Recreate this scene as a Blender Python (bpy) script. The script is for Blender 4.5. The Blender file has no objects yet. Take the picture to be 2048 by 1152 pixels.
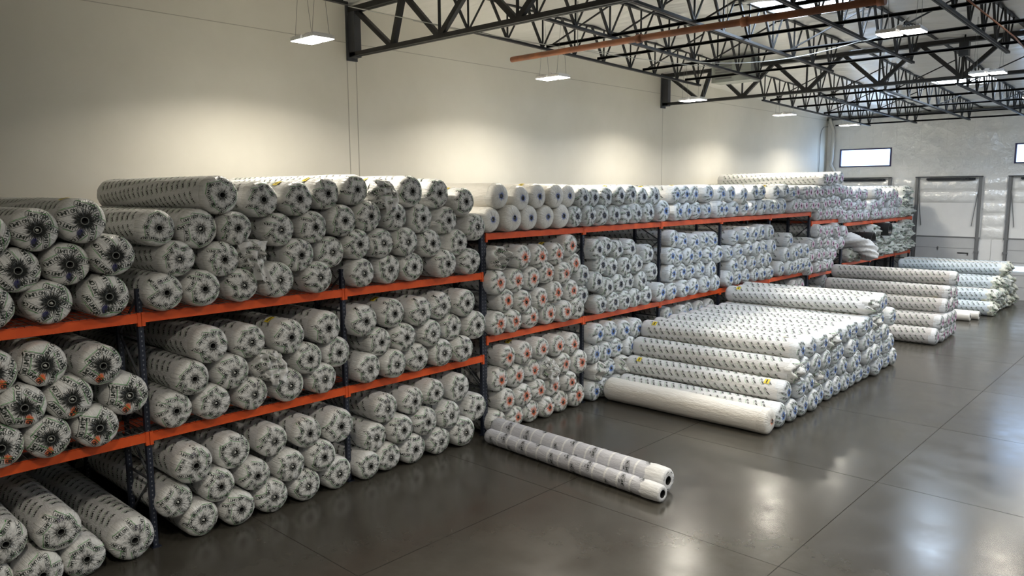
import bpy, math, random
import numpy as np
from mathutils import Vector, Matrix

# ---------------------------------------------------------------- camera, world, exposure
SC = bpy.context.scene
COL = SC.collection
F_PX, YAW, PIT, ROL, CAM_H = 1526.02, math.radians(42.8), math.radians(7.3746), math.radians(-0.3633), 5.62
cam = bpy.data.cameras.new('camera')
cam.sensor_width = 36.0
cam.lens = F_PX * 36.0 / 2048.0
cam.clip_end = 200
camo = bpy.data.objects.new('camera', cam)
COL.objects.link(camo)
_f = Vector((-math.sin(YAW) * math.cos(PIT), math.cos(YAW) * math.cos(PIT), -math.sin(PIT)))
_r = Vector((math.cos(YAW), math.sin(YAW), 0))
_u = _r.cross(_f)
_r2 = math.cos(ROL) * _r + math.sin(ROL) * _u
_u2 = -math.sin(ROL) * _r + math.cos(ROL) * _u
camo.matrix_world = Matrix(((_r2.x, _u2.x, -_f.x, 0), (_r2.y, _u2.y, -_f.y, 0), (_r2.z, _u2.z, -_f.z, CAM_H), (0, 0, 0, 1)))
SC.camera = camo
SC.view_settings.view_transform = 'Standard'
SC.view_settings.look = 'None'
SC.view_settings.gamma = 1.0
SC.view_settings.use_curve_mapping = False
SC.view_settings.exposure = 0.0
wd = bpy.data.worlds.new('world'); SC.world = wd
wd.use_nodes = True
wd.node_tree.nodes['Background'].inputs[0].default_value = (0.55, 0.7, 1.0, 1)
wd.node_tree.nodes['Background'].inputs[1].default_value = 0.3

LAMP_W = 280.0          # watts of each high-bay lamp
LAMP_COL = (1.0, 0.925, 0.79)
SKY_W = 400.0           # daylight through each skylight
SKY_COL = (0.64, 0.79, 1.0)
WIN_W = 70.0
SKYLIGHTS = [(-8.2, 19.9), (-8.0, 35.7), (-0.6, 19.9), (-0.6, 35.7), (6.6, 7.0), (6.6, 19.9), (6.6, 35.7)]

# ---------------------------------------------------------------- helpers
class MB:
    """collects faces; build() links them as one mesh object"""
    def __init__(s):
        s.v = []; s.f = []; s.m = []; s.sm = []
    def face(s, pts, m=0, smooth=False):
        b = len(s.v); s.v.extend([tuple(p) for p in pts]); s.f.append(tuple(range(b, b + len(pts)))); s.m.append(m); s.sm.append(smooth)
    def box(s, x0, x1, y0, y1, z0, z1, m=0):
        b = len(s.v)
        s.v += [(x0,y0,z0),(x1,y0,z0),(x1,y1,z0),(x0,y1,z0),(x0,y0,z1),(x1,y0,z1),(x1,y1,z1),(x0,y1,z1)]
        for q in ((0,3,2,1),(4,5,6,7),(0,1,5,4),(1,2,6,5),(2,3,7,6),(3,0,4,7)):
            s.f.append(tuple(b + i for i in q)); s.m.append(m); s.sm.append(False)
    def bar(s, a, b_, w, h=None, m=0):
        """rectangular bar from a to b_"""
        h = h or w
        a = Vector(a); b_ = Vector(b_); d = (b_ - a).normalized()
        up = Vector((0, 0, 1)) if abs(d.z) < 0.95 else Vector((0, 1, 0))
        r = d.cross(up).normalized(); u = r.cross(d)
        k = len(s.v)
        for p in (a, b_):
            for sx, sz in ((-1,-1),(1,-1),(1,1),(-1,1)):
                s.v.append(tuple(p + r * (sx * w / 2) + u * (sz * h / 2)))
        for q in ((0,1,2,3),(7,6,5,4),(0,4,5,1),(1,5,6,2),(2,6,7,3),(3,7,4,0)):
            s.f.append(tuple(k + i for i in q)); s.m.append(m); s.sm.append(False)
    def tube(s, pts, r, n=10, m=0, cap=True):
        pts = [Vector(p) for p in pts]
        if not isinstance(r, (list, tuple)): r = [r] * len(pts)
        rings = []
        pu = None
        for i, p in enumerate(pts):
            d = (pts[min(i + 1, len(pts) - 1)] - pts[max(i - 1, 0)]).normalized()
            up = Vector((0, 0, 1)) if abs(d.z) < 0.9 else Vector((0, 1, 0))
            a = d.cross(up).normalized()
            if pu is not None:
                a = (pu - d * pu.dot(d)).normalized()
            pu = a
            b2 = d.cross(a)
            k = len(s.v)
            for j in range(n):
                t = 2 * math.pi * j / n
                s.v.append(tuple(p + (a * math.cos(t) + b2 * math.sin(t)) * r[i]))
            rings.append(k)
        for i in range(len(rings) - 1):
            for j in range(n):
                a0, b0 = rings[i] + j, rings[i] + (j + 1) % n
                a1, b1 = rings[i + 1] + j, rings[i + 1] + (j + 1) % n
                s.f.append((a0, b0, b1, a1)); s.m.append(m); s.sm.append(True)
        if cap:
            s.f.append(tuple(rings[0] + j for j in range(n))[::-1]); s.m.append(m); s.sm.append(False)
            s.f.append(tuple(rings[-1] + j for j in range(n))); s.m.append(m); s.sm.append(False)
    def mesh(s, name, mats):
        me = bpy.data.meshes.new(name)
        me.from_pydata(s.v, [], s.f)
        me.polygons.foreach_set('material_index', s.m)
        me.polygons.foreach_set('use_smooth', s.sm)
        for m in mats: me.materials.append(m)
        me.update()
        return me
    def build(s, name, mats, parent=None, loc=(0, 0, 0)):
        if not isinstance(mats, (list, tuple)): mats = [mats]
        return link(name, s.mesh(name, mats), parent, loc)

def link(name, me, parent=None, loc=(0, 0, 0)):
    o = bpy.data.objects.new(name, me); COL.objects.link(o); o.location = loc
    if parent is not None: o.parent = parent
    return o
def empty(name, loc=(0, 0, 0)):
    o = bpy.data.objects.new(name, None); COL.objects.link(o); o.location = loc; o.empty_display_size = 0.2
    return o
def tag(o, label, cat, group=None):
    o['label'] = label; o['category'] = cat
    if group: o['group'] = group
    return o
def struct(o, label=None):
    o['kind'] = 'structure'
    if label: o['label'] = label
    return o

# ---------------------------------------------------------------- materials
def mat(name, col, rough=0.5, metal=0.0, spec=0.5):
    m = bpy.data.materials.new(name); m.use_nodes = True
    b = m.node_tree.nodes['Principled BSDF']
    b.inputs['Base Color'].default_value = (*col, 1); b.inputs['Roughness'].default_value = rough
    b.inputs['Metallic'].default_value = metal; b.inputs['Specular IOR Level'].default_value = spec
    return m
class NT:
    def __init__(s, m): s.m = m; s.t = m.node_tree; s.b = s.t.nodes['Principled BSDF']
    def n(s, typ, **kw):
        o = s.t.nodes.new(typ)
        for k, v in kw.items(): setattr(o, k, v)
        return o
    def l(s, a, b): s.t.links.new(a, b)
    def math(s, op, a, b=None, clamp=False):
        o = s.n('ShaderNodeMath', operation=op); o.use_clamp = clamp
        for i, v in enumerate((a, b)):
            if v is None: continue
            if isinstance(v, (int, float)): o.inputs[i].default_value = v
            else: s.l(v, o.inputs[i])
        return o.outputs[0]
    def noise(s, vec, scale, detail=3, rough=0.55):
        o = s.n('ShaderNodeTexNoise'); o.inputs['Scale'].default_value = scale; o.inputs['Detail'].default_value = detail
        o.inputs['Roughness'].default_value = rough
        if vec is not None: s.l(vec, o.inputs['Vector'])
        return o.outputs['Fac']
    def obj(s): return s.n('ShaderNodeTexCoord').outputs['Object']
    def mapping(s, vec, scale=(1, 1, 1), rot=(0, 0, 0)):
        o = s.n('ShaderNodeMapping'); o.inputs['Scale'].default_value = scale; o.inputs['Rotation'].default_value = rot
        s.l(vec, o.inputs['Vector']); return o.outputs[0]
    def ramp(s, fac, stops):
        o = s.n('ShaderNodeValToRGB'); e = o.color_ramp.elements
        while len(e) < len(stops): e.new(0.5)
        for i, (p, c) in enumerate(stops): e[i].position = p; e[i].color = (*c, 1)
        s.l(fac, o.inputs[0]); return o.outputs[0]
    def mix(s, fac, a, b):
        o = s.n('ShaderNodeMix', data_type='RGBA')
        for sock, v in ((o.inputs[0], fac), (o.inputs[6], a), (o.inputs[7], b)):
            if isinstance(v, (int, float)): sock.default_value = v
            elif isinstance(v, tuple): sock.default_value = (*v, 1)
            else: s.l(v, sock)
        return o.outputs[2]
    def bump(s, h, strength=0.3, dist=0.01):
        o = s.n('ShaderNodeBump'); o.inputs['Strength'].default_value = strength; o.inputs['Distance'].default_value = dist
        s.l(h, o.inputs['Height']); s.l(o.outputs[0], s.b.inputs['Normal']); return o
    def col(s, c): s.l(c, s.b.inputs['Base Color'])
    def rgh(s, c): s.l(c, s.b.inputs['Roughness'])

def m_noisy(name, c1, c2, scale, rough=0.5, metal=0.0, bs=0.0, bd=0.01, mapscale=(1, 1, 1)):
    m = mat(name, c1, rough, metal); n = NT(m); v = n.mapping(n.obj(), mapscale)
    f = n.noise(v, scale, 4); n.col(n.ramp(f, [(0.35, c1), (0.65, c2)]))
    if bs: n.bump(f, bs, bd)
    return m

M = {}
# painted wall
M['wall'] = m_noisy('wall_paint', (0.66, 0.635, 0.56), (0.70, 0.675, 0.60), 0.7, 0.62, 0, 0.05, 0.02)
M['seam'] = mat('wall_seam', (0.42, 0.40, 0.35), 0.8)
# polished concrete floor
def m_floor():
    m = mat('polished_concrete', (0.1, 0.1, 0.09), 0.2); n = NT(m); v = n.obj()
    a = n.noise(v, 0.35, 6, 0.6); b = n.noise(v, 3.0, 5, 0.65)
    s = n.math('ADD', n.math('MULTIPLY', a, 0.65), n.math('MULTIPLY', b, 0.35))
    n.col(n.ramp(s, [(0.25, (0.038, 0.034, 0.028)), (0.50, (0.050, 0.0455, 0.037)), (0.75, (0.068, 0.062, 0.051))]))
    r = n.noise(n.mapping(v, (1, 1, 1)), 1.3, 5, 0.6)
    o = n.n('ShaderNodeMapRange'); n.l(r, o.inputs[0]); o.inputs[1].default_value = 0.3; o.inputs[2].default_value = 0.7
    o.inputs[3].default_value = 0.17; o.inputs[4].default_value = 0.27; n.rgh(o.outputs[0])
    n.bump(n.noise(v, 0.8, 1), 0.10, 0.01)
    return m
M['floor'] = m_floor()
M['joint'] = mat('floor_joint', (0.02, 0.018, 0.015), 0.9, 0, 0.1)
# foil faced insulation on roof and far wall
def m_foil(name, c1, c2, metal, rough, vs, bs, bd, mp=(1, 1, 1)):
    m = mat(name, c1, rough, metal); n = NT(m); v = n.mapping(n.obj(), mp)
    w = n.noise(v, vs, 5, 0.6); vo = n.n('ShaderNodeTexVoronoi'); vo.feature = 'F1'; vo.inputs['Scale'].default_value = vs * 1.1
    dv = n.n('ShaderNodeVectorMath', operation='ADD'); n.l(v, dv.inputs[0]); sc = n.n('ShaderNodeVectorMath', operation='SCALE')
    ns = n.n('ShaderNodeTexNoise'); n.l(v, ns.inputs['Vector']); ns.inputs['Scale'].default_value = vs * .6
    n.l(ns.outputs['Color'], sc.inputs[0]); sc.inputs['Scale'].default_value = 0.8 / vs * 2; n.l(sc.outputs[0], dv.inputs[1]); n.l(dv.outputs[0], vo.inputs['Vector'])
    h = n.math('ADD', n.math('MULTIPLY', vo.outputs['Distance'], 0.6), w)
    n.col(n.ramp(w, [(0.3, c1), (0.7, c2)])); n.bump(h, bs, bd)
    return m
M['ceil'] = m_foil('roof_insulation_foil', (0.80, 0.785, 0.74), (0.88, 0.865, 0.82), 0.25, 0.30, 0.9, 0.7, 0.08, (0.3, 3.2, 1))
M['farwall'] = m_foil('wall_insulation_foil', (0.82, 0.81, 0.78), (0.90, 0.89, 0.86), 0.10, 0.22, 1.3, 0.9, 0.10)
M['steel'] = m_noisy('black_painted_steel', (0.006, 0.006, 0.006), (0.014, 0.013, 0.012), 3, 0.55)
M['steelgrey'] = m_noisy('dark_steel_plate', (0.035, 0.037, 0.042), (0.05, 0.052, 0.058), 2, 0.5)
M['pipe'] = m_noisy('rusty_orange_pipe', (0.42, 0.15, 0.06), (0.25, 0.10, 0.05), 2.5, 0.55, 0, .2, .01)
M['cable'] = mat('grey_cable', (0.45, 0.45, 0.42), 0.5)
M['wire'] = mat('steel_wire', (0.25, 0.25, 0.24), 0.4, 0.6)
M['beam'] = m_noisy('orange_beam_paint', (0.62, 0.075, 0.012), (0.72, 0.10, 0.018), 4, 0.36)
def m_post():
    m = mat('navy_post_paint', (0.012, 0.016, 0.03), 0.45); n = NT(m); v = n.obj(); sp = n.n('ShaderNodeSeparateXYZ'); n.l(v, sp.inputs[0])
    fz = n.math('FRACT', n.math('MULTIPLY', sp.outputs[2], 1 / 0.075))
    a = n.math('LESS_THAN', n.math('ABSOLUTE', n.math('SUBTRACT', fz, 0.5)), 0.17)
    c = n.math('LESS_THAN', n.math('ABSOLUTE', sp.outputs[1]), 0.009)
    n.col(n.mix(n.math('MULTIPLY', a, c), (0.012, 0.016, 0.03), (0.16, 0.17, 0.19)))
    return m
M['post'] = m_post()
M['door'] = m_noisy('door_panel_white', (0.74, 0.73, 0.71), (0.78, 0.77, 0.75), 1, 0.5)
M['doorlow'] = m_noisy('door_panel_grey', (0.48, 0.48, 0.48), (0.52, 0.52, 0.51), 1, 0.5)
M['track'] = mat('galvanised_track', (0.22, 0.22, 0.22), 0.45, 0.5)
M['frame'] = mat('window_frame', (0.06, 0.05, 0.12), 0.5)
M['galv'] = m_noisy('grey_green_sheet_metal', (0.30, 0.32, 0.28), (0.36, 0.38, 0.34), 2, 0.5)
M['white_pipe'] = mat('white_painted_pipe', (0.62, 0.60, 0.54), 0.5)
M['black'] = mat('black_plastic', (0.012, 0.012, 0.012), 0.3)
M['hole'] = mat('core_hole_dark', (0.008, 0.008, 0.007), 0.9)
M['tube'] = mat('core_tube_grey', (0.16, 0.165, 0.15), 0.55)
M['tubew'] = mat('core_plug_white', (0.55, 0.55, 0.50), 0.5)
def emis(name, col, s):
    m = mat(name, (0.8, 0.8, 0.8)); b = m.node_tree.nodes['Principled BSDF']
    b.inputs['Emission Color'].default_value = (*col, 1); b.inputs['Emission Strength'].default_value = s
    m.cycles.emission_sampling = 'NONE'
    return m
M['lens'] = emis('lamp_lens', (1.0, 0.97, 0.93), 14)
M['sky'] = emis('skylight_diffuser', (0.72, 0.84, 1.0), 4)
M['pane'] = emis('bright_window_pane', (0.50, 0.72, 1.0), 2.6)
M['ink'] = mat('black_green_print', (0.015, 0.022, 0.016), 0.5)
M['green'] = mat('green_print', (0.10, 0.36, 0.09), 0.5)
M['marker'] = mat('marker_ink', (0.05, 0.03, 0.08), 0.6)
M['yellow'] = mat('yellow_tag', (0.72, 0.55, 0.04), 0.45)
M['tagbar'] = mat('tag_black_bar', (0.02, 0.02, 0.02), 0.5)

def m_film(name, c1, c2, rough=0.33):
    """white polythene film with long pulled wrinkles"""
    m = mat(name, c1, rough); n = NT(m); v = n.obj()
    a = n.noise(n.mapping(v, (1.6, 6.5, 6.5), (0.3, 0.35, 0.35)), 3.0, 5, 0.65)
    b = n.noise(n.mapping(v, (0.35, 1, 1)), 9.0, 4, 0.6)
    n.col(n.ramp(b, [(0.3, c1), (0.7, c2)]))
    n.bump(n.math('ADD', a, n.math('MULTIPLY', b, 0.3)), 0.8, 0.03)
    return m
M['film'] = m_film('printed_white_film', (0.64, 0.635, 0.625), (0.73, 0.725, 0.715))
M['filmw'] = m_film('plain_white_film', (0.72, 0.69, 0.63), (0.76, 0.73, 0.67), 0.3)
M['filmb'] = m_film('bluish_film', (0.50, 0.56, 0.61), (0.60, 0.65, 0.69))
M['filmp'] = m_film('pinkish_grey_film', (0.50, 0.48, 0.47), (0.60, 0.575, 0.56))
M['filmg'] = m_film('grey_banded_film', (0.46, 0.46, 0.49), (0.53, 0.53, 0.56))

def m_end(name, inner, fringe, r0, r1, wob, smudge=0.6, film=((0.62, 0.615, 0.59), (0.77, 0.76, 0.73)), blob=None):
    """gathered film at a roll end: radial pleats, the turf colour showing star-like around the core"""
    m = mat(name, film[0], 0.27); n = NT(m); v = n.obj(); sp = n.n('ShaderNodeSeparateXYZ'); n.l(v, sp.inputs[0])
    y, z = sp.outputs[1], sp.outputs[2]
    rho = n.math('SQRT', n.math('ADD', n.math('MULTIPLY', y, y), n.math('MULTIPLY', z, z)))
    inv = n.math('DIVIDE', 1.0, n.math('ADD', rho, 0.001))
    cx = n.n('ShaderNodeCombineXYZ'); n.l(n.math('MULTIPLY', y, inv), cx.inputs[0]); n.l(n.math('MULTIPLY', z, inv), cx.inputs[1]); n.l(n.math('MULTIPLY', rho, 0.45), cx.inputs[2])
    pl = n.noise(cx.outputs[0], 6.0, 4, 0.65)
    fine = n.noise(cx.outputs[0], 22.0, 2, 0.6)
    mot = n.noise(v, 14.0, 4, 0.6)
    base = n.ramp(n.math('ADD', n.math('MULTIPLY', mot, 0.5), n.math('MULTIPLY', pl, 0.5)), [(0.36, film[0]), (0.62, film[1])])
    def edge(r, w, soft):
        t = n.math('SUBTRACT', n.math('ADD', r, n.math('MULTIPLY', n.math('SUBTRACT', fine, 0.5), w)), rho)
        return n.math('MULTIPLY', t, 1.0 / soft, clamp=True)
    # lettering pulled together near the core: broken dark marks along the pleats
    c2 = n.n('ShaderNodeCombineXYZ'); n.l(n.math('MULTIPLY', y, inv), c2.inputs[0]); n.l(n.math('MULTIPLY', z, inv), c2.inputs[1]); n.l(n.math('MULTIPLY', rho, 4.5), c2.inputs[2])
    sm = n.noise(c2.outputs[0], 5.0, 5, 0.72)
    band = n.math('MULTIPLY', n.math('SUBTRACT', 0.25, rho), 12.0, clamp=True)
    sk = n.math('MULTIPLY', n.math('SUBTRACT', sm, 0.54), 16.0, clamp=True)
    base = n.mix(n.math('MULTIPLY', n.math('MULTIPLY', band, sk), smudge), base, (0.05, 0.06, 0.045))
    c = n.mix(edge(r1, wob, 0.015), base, fringe)
    c = n.mix(edge(r0, wob * 0.5, 0.015), c, inner)
    if blob:
        by, bz, br, bc = blob
        dy = n.math('SUBTRACT', y, by); dz = n.math('MULTIPLY', n.math('SUBTRACT', z, bz), 0.75)
        d = n.math('SQRT', n.math('ADD', n.math('MULTIPLY', dy, dy), n.math('MULTIPLY', dz, dz)))
        t = n.math('MULTIPLY', n.math('SUBTRACT', n.math('ADD', br, n.math('MULTIPLY', n.math('SUBTRACT', mot, 0.5), 0.07)), d), 1 / 0.02, clamp=True)
        c = n.mix(n.math('MULTIPLY', t, 0.92), c, bc)
    n.col(c)
    h = n.math('ADD', n.math('ADD', n.math('MULTIPLY', pl, 0.8), n.math('MULTIPLY', fine, 0.45)), n.math('MULTIPLY', n.noise(v, 22, 3), 0.22))
    n.bump(h, 1.0, 0.028)
    return m
BLK = (0.012, 0.014, 0.012)
NAVY = (0.012, 0.018, 0.06); BLUE = (0.018, 0.085, 0.42); ORG = (0.80, 0.14, 0.03); MAG = (0.42, 0.05, 0.24)
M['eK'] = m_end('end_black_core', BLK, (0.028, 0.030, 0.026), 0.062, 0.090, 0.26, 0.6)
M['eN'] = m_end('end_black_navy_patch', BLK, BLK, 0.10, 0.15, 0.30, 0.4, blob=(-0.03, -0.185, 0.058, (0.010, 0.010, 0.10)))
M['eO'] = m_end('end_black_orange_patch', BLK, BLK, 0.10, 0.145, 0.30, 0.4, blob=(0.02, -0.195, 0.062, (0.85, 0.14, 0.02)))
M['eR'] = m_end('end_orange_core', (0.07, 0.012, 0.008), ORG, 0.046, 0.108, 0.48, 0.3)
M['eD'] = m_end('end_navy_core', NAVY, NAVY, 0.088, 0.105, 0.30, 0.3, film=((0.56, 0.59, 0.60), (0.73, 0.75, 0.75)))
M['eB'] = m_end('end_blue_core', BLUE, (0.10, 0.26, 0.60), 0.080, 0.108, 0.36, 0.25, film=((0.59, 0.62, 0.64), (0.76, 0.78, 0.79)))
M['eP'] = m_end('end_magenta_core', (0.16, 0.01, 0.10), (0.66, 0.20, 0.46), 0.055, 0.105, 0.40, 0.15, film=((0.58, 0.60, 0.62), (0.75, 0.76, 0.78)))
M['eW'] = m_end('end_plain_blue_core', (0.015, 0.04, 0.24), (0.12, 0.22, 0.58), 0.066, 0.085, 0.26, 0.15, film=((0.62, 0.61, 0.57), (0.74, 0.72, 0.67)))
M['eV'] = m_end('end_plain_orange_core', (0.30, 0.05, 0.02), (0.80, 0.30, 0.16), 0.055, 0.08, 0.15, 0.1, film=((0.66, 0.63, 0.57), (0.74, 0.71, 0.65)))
M['eG'] = m_end('end_crumpled_green', (0.05, 0.12, 0.08), (0.45, 0.55, 0.47), 0.03, 0.06, 0.10, film=((0.54, 0.57, 0.54), (0.69, 0.71, 0.67)))
M['eY'] = m_end('end_crumpled_yellowish', (0.3, 0.3, 0.15), (0.5, 0.5, 0.36), 0.02, 0.05, 0.10, film=((0.56, 0.57, 0.48), (0.70, 0.70, 0.61)))
M['eT'] = m_end('end_torn_film', (0.5, 0.5, 0.46), (0.5, 0.5, 0.46), 0.0, 0.01, 0.02)

# ---------------------------------------------------------------- daylight (skylights and high windows)
def area(name, loc, sx, sy, w, col, rot=(0, 0, 0), spread=math.pi):
    L = bpy.data.lights.new(name, 'AREA'); L.shape = 'RECTANGLE'; L.size = sx; L.size_y = sy; L.energy = w; L.color = col; L.spread = spread
    o = bpy.data.objects.new(name, L); COL.objects.link(o); o.location = loc; o.rotation_euler = rot
    return o

# ---------------------------------------------------------------- the building
WX, EX, SY, NY = -16.8, 15.5, -7.0, 44.7     # left wall, right wall, near wall, far wall
def roof_z(y):
    if y < 27.1: return 10.36 - (y - 12.1) * 0.0107
    return 10.2 - (y - 27.1) * 0.036
def joist_z(y): return 9.42 - 0.0225 * (y - 14)

b = MB(); b.box(WX - 0.3, EX + 0.3, SY - 0.3, NY + 0.3, -0.25, 0.0)
for x in (-13.2, -8.85, -4.42, 0.0, 4.4, 8.8): b.box(x - 0.006, x + 0.006, SY, NY, 0, 0.0008, 1)
for y in (1.8, 6.2, 10.6, 15.05, 19.5, 23.9, 28.3, 32.7, 37.1, 41.5): b.box(WX, EX, y - 0.005, y + 0.005, 0, 0.0008, 1)
struct(b.build('floor', [M['floor'], M['joint']]), 'dark polished concrete floor with saw-cut joints')

b = MB(); b.box(WX - 0.3, WX, SY - 0.3, NY + 0.3, 0, 10.8)
for y in (11.96, 27.12, 12.24): b.box(WX, WX + 0.004, y - 0.012, y + 0.012, 0, 10.3, 1)
b.box(WX, WX + 0.004, SY, NY, 9.36, 9.375, 1)
struct(b.build('wall_left', [M['wall'], M['seam']]), 'tall cream painted panel wall behind the racks')
b = MB(); b.box(EX, EX + 0.3, SY - 0.3, NY + 0.3, 0, 10.8); struct(b.build('wall_right', M['wall']))
b = MB(); b.box(WX - 0.3, EX + 0.3, SY - 0.3, SY, 0, 10.8); struct(b.build('wall_near', M['wall']))

# far wall with two high window openings in view (and more beyond the frame)
WINS = [(-16.02, -13.38, 6.77, 7.68), (-7.62, -5.0, 6.77, 7.66), (0.8, 3.4, 6.77, 7.66), (9.2, 11.8, 6.77, 7.66)]
DOORS = [(-16.2, -13.3), (-11.95, -9.0), (-7.75, -4.85), (-3.5, -0.6)]
b = MB(); xs = [WX - 0.3]
for w in WINS: xs += [w[0], w[1]]
xs.append(EX + 0.3)
for i in range(0, len(xs), 2): b.box(xs[i], xs[i + 1], NY, NY + 0.25, 0, 10.8)
for w in WINS:
    b.box(w[0], w[1], NY, NY + 0.25, 0, w[2]); b.box(w[0], w[1], NY, NY + 0.25, w[3], 10.8)
struct(b.build('wall_far', M['farwall']), 'far wall faced with crinkled white foil insulation')
for i, w in enumerate(WINS):
    e = empty('window_%d' % (i + 1), ((w[0] + w[1]) / 2, NY, w[2])); struct(e)
    hw = (w[1] - w[0]) / 2; h = w[3] - w[2]
    f = MB()
    f.box(-hw, hw, -0.03, 0.12, -0.05, 0.02); f.box(-hw, hw, -0.03, 0.12, h - 0.02, h + 0.05)
    f.box(-hw - 0.05, -hw + 0.03, -0.03, 0.12, -0.05, h + 0.05); f.box(hw - 0.03, hw + 0.05, -0.03, 0.12, -0.05, h + 0.05)
    f.build('window_frame', M['frame'], e)
    g = MB(); g.box(-hw + 0.03, hw - 0.03, 0.08, 0.09, 0.02, h - 0.02); g.build('window_pane', M['pane'], e)
    area('window_daylight_%d' % (i + 1), ((w[0] + w[1]) / 2, NY + 0.06, (w[2] + w[3]) / 2), w[1] - w[0] - 0.1, 0.85, WIN_W, (0.42, 0.64, 1.0), (math.radians(-90), 0, 0))

# seams of the foil-faced batts, quilted
b = MB()
for z in (5.75, 6.75 - 0.02, 7.9, 8.9):
    x = WX
    while x < EX:
        x2 = min(x + 0.6, EX)
        if not any(w[0] - 0.1 < (x + x2) / 2 < w[1] + 0.1 and w[2] < z < w[3] for w in WINS):
            b.box(x, x2, NY - 0.012, NY, z - 0.01, z + 0.012)
        x = x2
for x in [WX + 1.22 * k for k in range(1, 26)]:
    for (z0, z1) in ((6.2, 6.7), (7.75, 9.5)):
        b.box(x - 0.008, x + 0.008, NY - 0.010, NY, z0, z1)
struct(b.build('trim_1', M['farwall']), 'taped seams of the foil insulation')

def foil_pad(b, x0, x1, z0, z1, rows, depth=0.10, y=NY):
    """quilted pillow rows of foil between seams"""
    nx = max(4, int((x1 - x0) / 0.12)); nz = rows * 6
    rnd = random.Random(int(x0 * 10) + int(z0 * 7))
    g = [[rnd.uniform(-0.012, 0.012) for _ in range(nx + 1)] for _ in range(nz + 1)]
    k = len(b.v)
    for i in range(nz + 1):
        for j in range(nx + 1):
            u = j / nx; v = i / nz
            p = abs(math.sin(math.pi * v * rows)) ** 0.5 * (0.75 + 0.25 * abs(math.sin(math.pi * u * 4))) * min(1, u * 12, (1 - u) * 12)
            b.v.append((x0 + (x1 - x0) * u, y - 0.01 - depth * p + (g[i][j] if 0 < u < 1 else 0), z0 + (z1 - z0) * v))
    for i in range(nz):
        for j in range(nx):
            a = k + i * (nx + 1) + j
            b.f.append((a, a + nx + 1, a + nx + 2, a + 1)); b.m.append(0); b.sm.append(True)

for i, (x0, x1) in enumerate(DOORS):
    e = empty('door_%d' % (i + 1), ((x0 + x1) / 2, NY, 0)); struct(e, 'tall dock door with galvanised lift tracks and foil-padded head')
    ox = (x0 + x1) / 2; h = (x1 - x0) / 2
    up = MB(); up.box(-h + 0.06, h - 0.06, -0.05, -0.01, 3.05, 4.78)
    for x in (-h * 0.55, 0.0, h * 0.45): up.box(x - 0.004, x + 0.004, -0.053, -0.05, 3.05, 4.7)
    up.build('upper_panel', M['door'], e)
    lo = MB(); lo.box(-h + 0.08, h - 0.08, -0.08, -0.01, 0.0, 3.03)
    for z in (0.62, 1.22, 1.84, 2.45): lo.box(-h + 0.08, h - 0.08, -0.086, -0.08, z - 0.008, z + 0.008, 1)
    lo.box(-h + 0.08, h - 0.08, -0.095, -0.08, 2.99, 3.05, 1)
    lo.build('lower_panel', [M['doorlow'], M['track']], e)
    for (hx, hz) in ((-0.3, 2.42), (-0.3, 1.85)):
        hb = MB(); hb.box(hx - 0.03, hx + 0.03, -0.12, -0.086, hz - 0.08, hz + 0.08); hb.build('hinge', M['track'], e)
    hd = MB(); hd.box(h - 0.85, h - 0.35, -0.12, -0.086, 2.2, 2.24); hd.box(h - 0.40, h - 0.36, -0.13, -0.086, 2.10, 2.2); hd.build('latch', M['black'], e)
    pad = MB(); foil_pad(pad, -h + 0.05, h - 0.05, 4.74, 5.98, 2, 0.12, 0.0); pad.build('foil_pad', M['farwall'], e)
    for s in (-1, 1):
        t = MB(); t.box(s * h - 0.06, s * h + 0.06, -0.16, -0.10, 0, 6.1); t.box(s * h - 0.10 * s, s * h - 0.07 * s, -0.10, -0.01, 0, 6.1)
        t.bar((s * (h - 0.02), -0.13, 6.0), (s * (h - 0.30), -0.13, 3.6), 0.035)
        for z in (1.2, 2.3, 3.0): t.box(s * h - 0.11, s * h + 0.11, -0.17, -0.09, z - 0.05, z + 0.05)
        t.build('track', M['track'], e)
    t = MB(); t.box(-h - 0.08, h + 0.08, -0.20, -0.06, 6.09, 6.14)
    t.tube([(-h + 0.45, -0.14, 6.0), (h - 0.25, -0.14, 6.0)], 0.05, 10, 0)
    for k in range(34):
        x = -h + 0.5 + k * (2 * h - 0.8) / 34; t.box(x, x + 0.025, -0.2, -0.08, 5.93, 6.06)
    t.build('spring_shaft', M['steelgrey'], e)
# narrow glowing strip on door 3 and the quilted foil between doors
b = MB()
for (x0, x1) in ((-13.2, -12.05), (-8.9, -7.85), (-4.75, -3.6)):
    foil_pad(b, x0, x1, 2.95, 6.1, 5, 0.10)
struct(b.build('trim_2', M['farwall']), 'quilted foil strips between the dock doors')
b = MB()
for (x0, x1) in ((-13.2, -12.05), (-8.92, -7.83), (-4.75, -3.6)):
    xm = (x0 + x1) / 2
    b.box(x0, xm - 0.01, NY - 0.06, NY - 0.005, 0, 2.93); b.box(xm + 0.01, x1, NY - 0.06, NY - 0.005, 0, 2.93)
    b.box(x0 + 0.12, x0 + 0.4, NY - 0.075, NY - 0.06, 1.38, 1.52, 1)
struct(b.build('trim_3', [M['door'], M['doorlow']]), 'white boards between the dock doors')
b = MB(); b.box(-7.55, -5.2, NY - 0.11, NY - 0.082, 1.42, 1.66); struct(b.build('window_5', M['pane']), 'narrow bright strip across the right dock door')  # emissive strip laid over the face of the lower door panel

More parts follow.
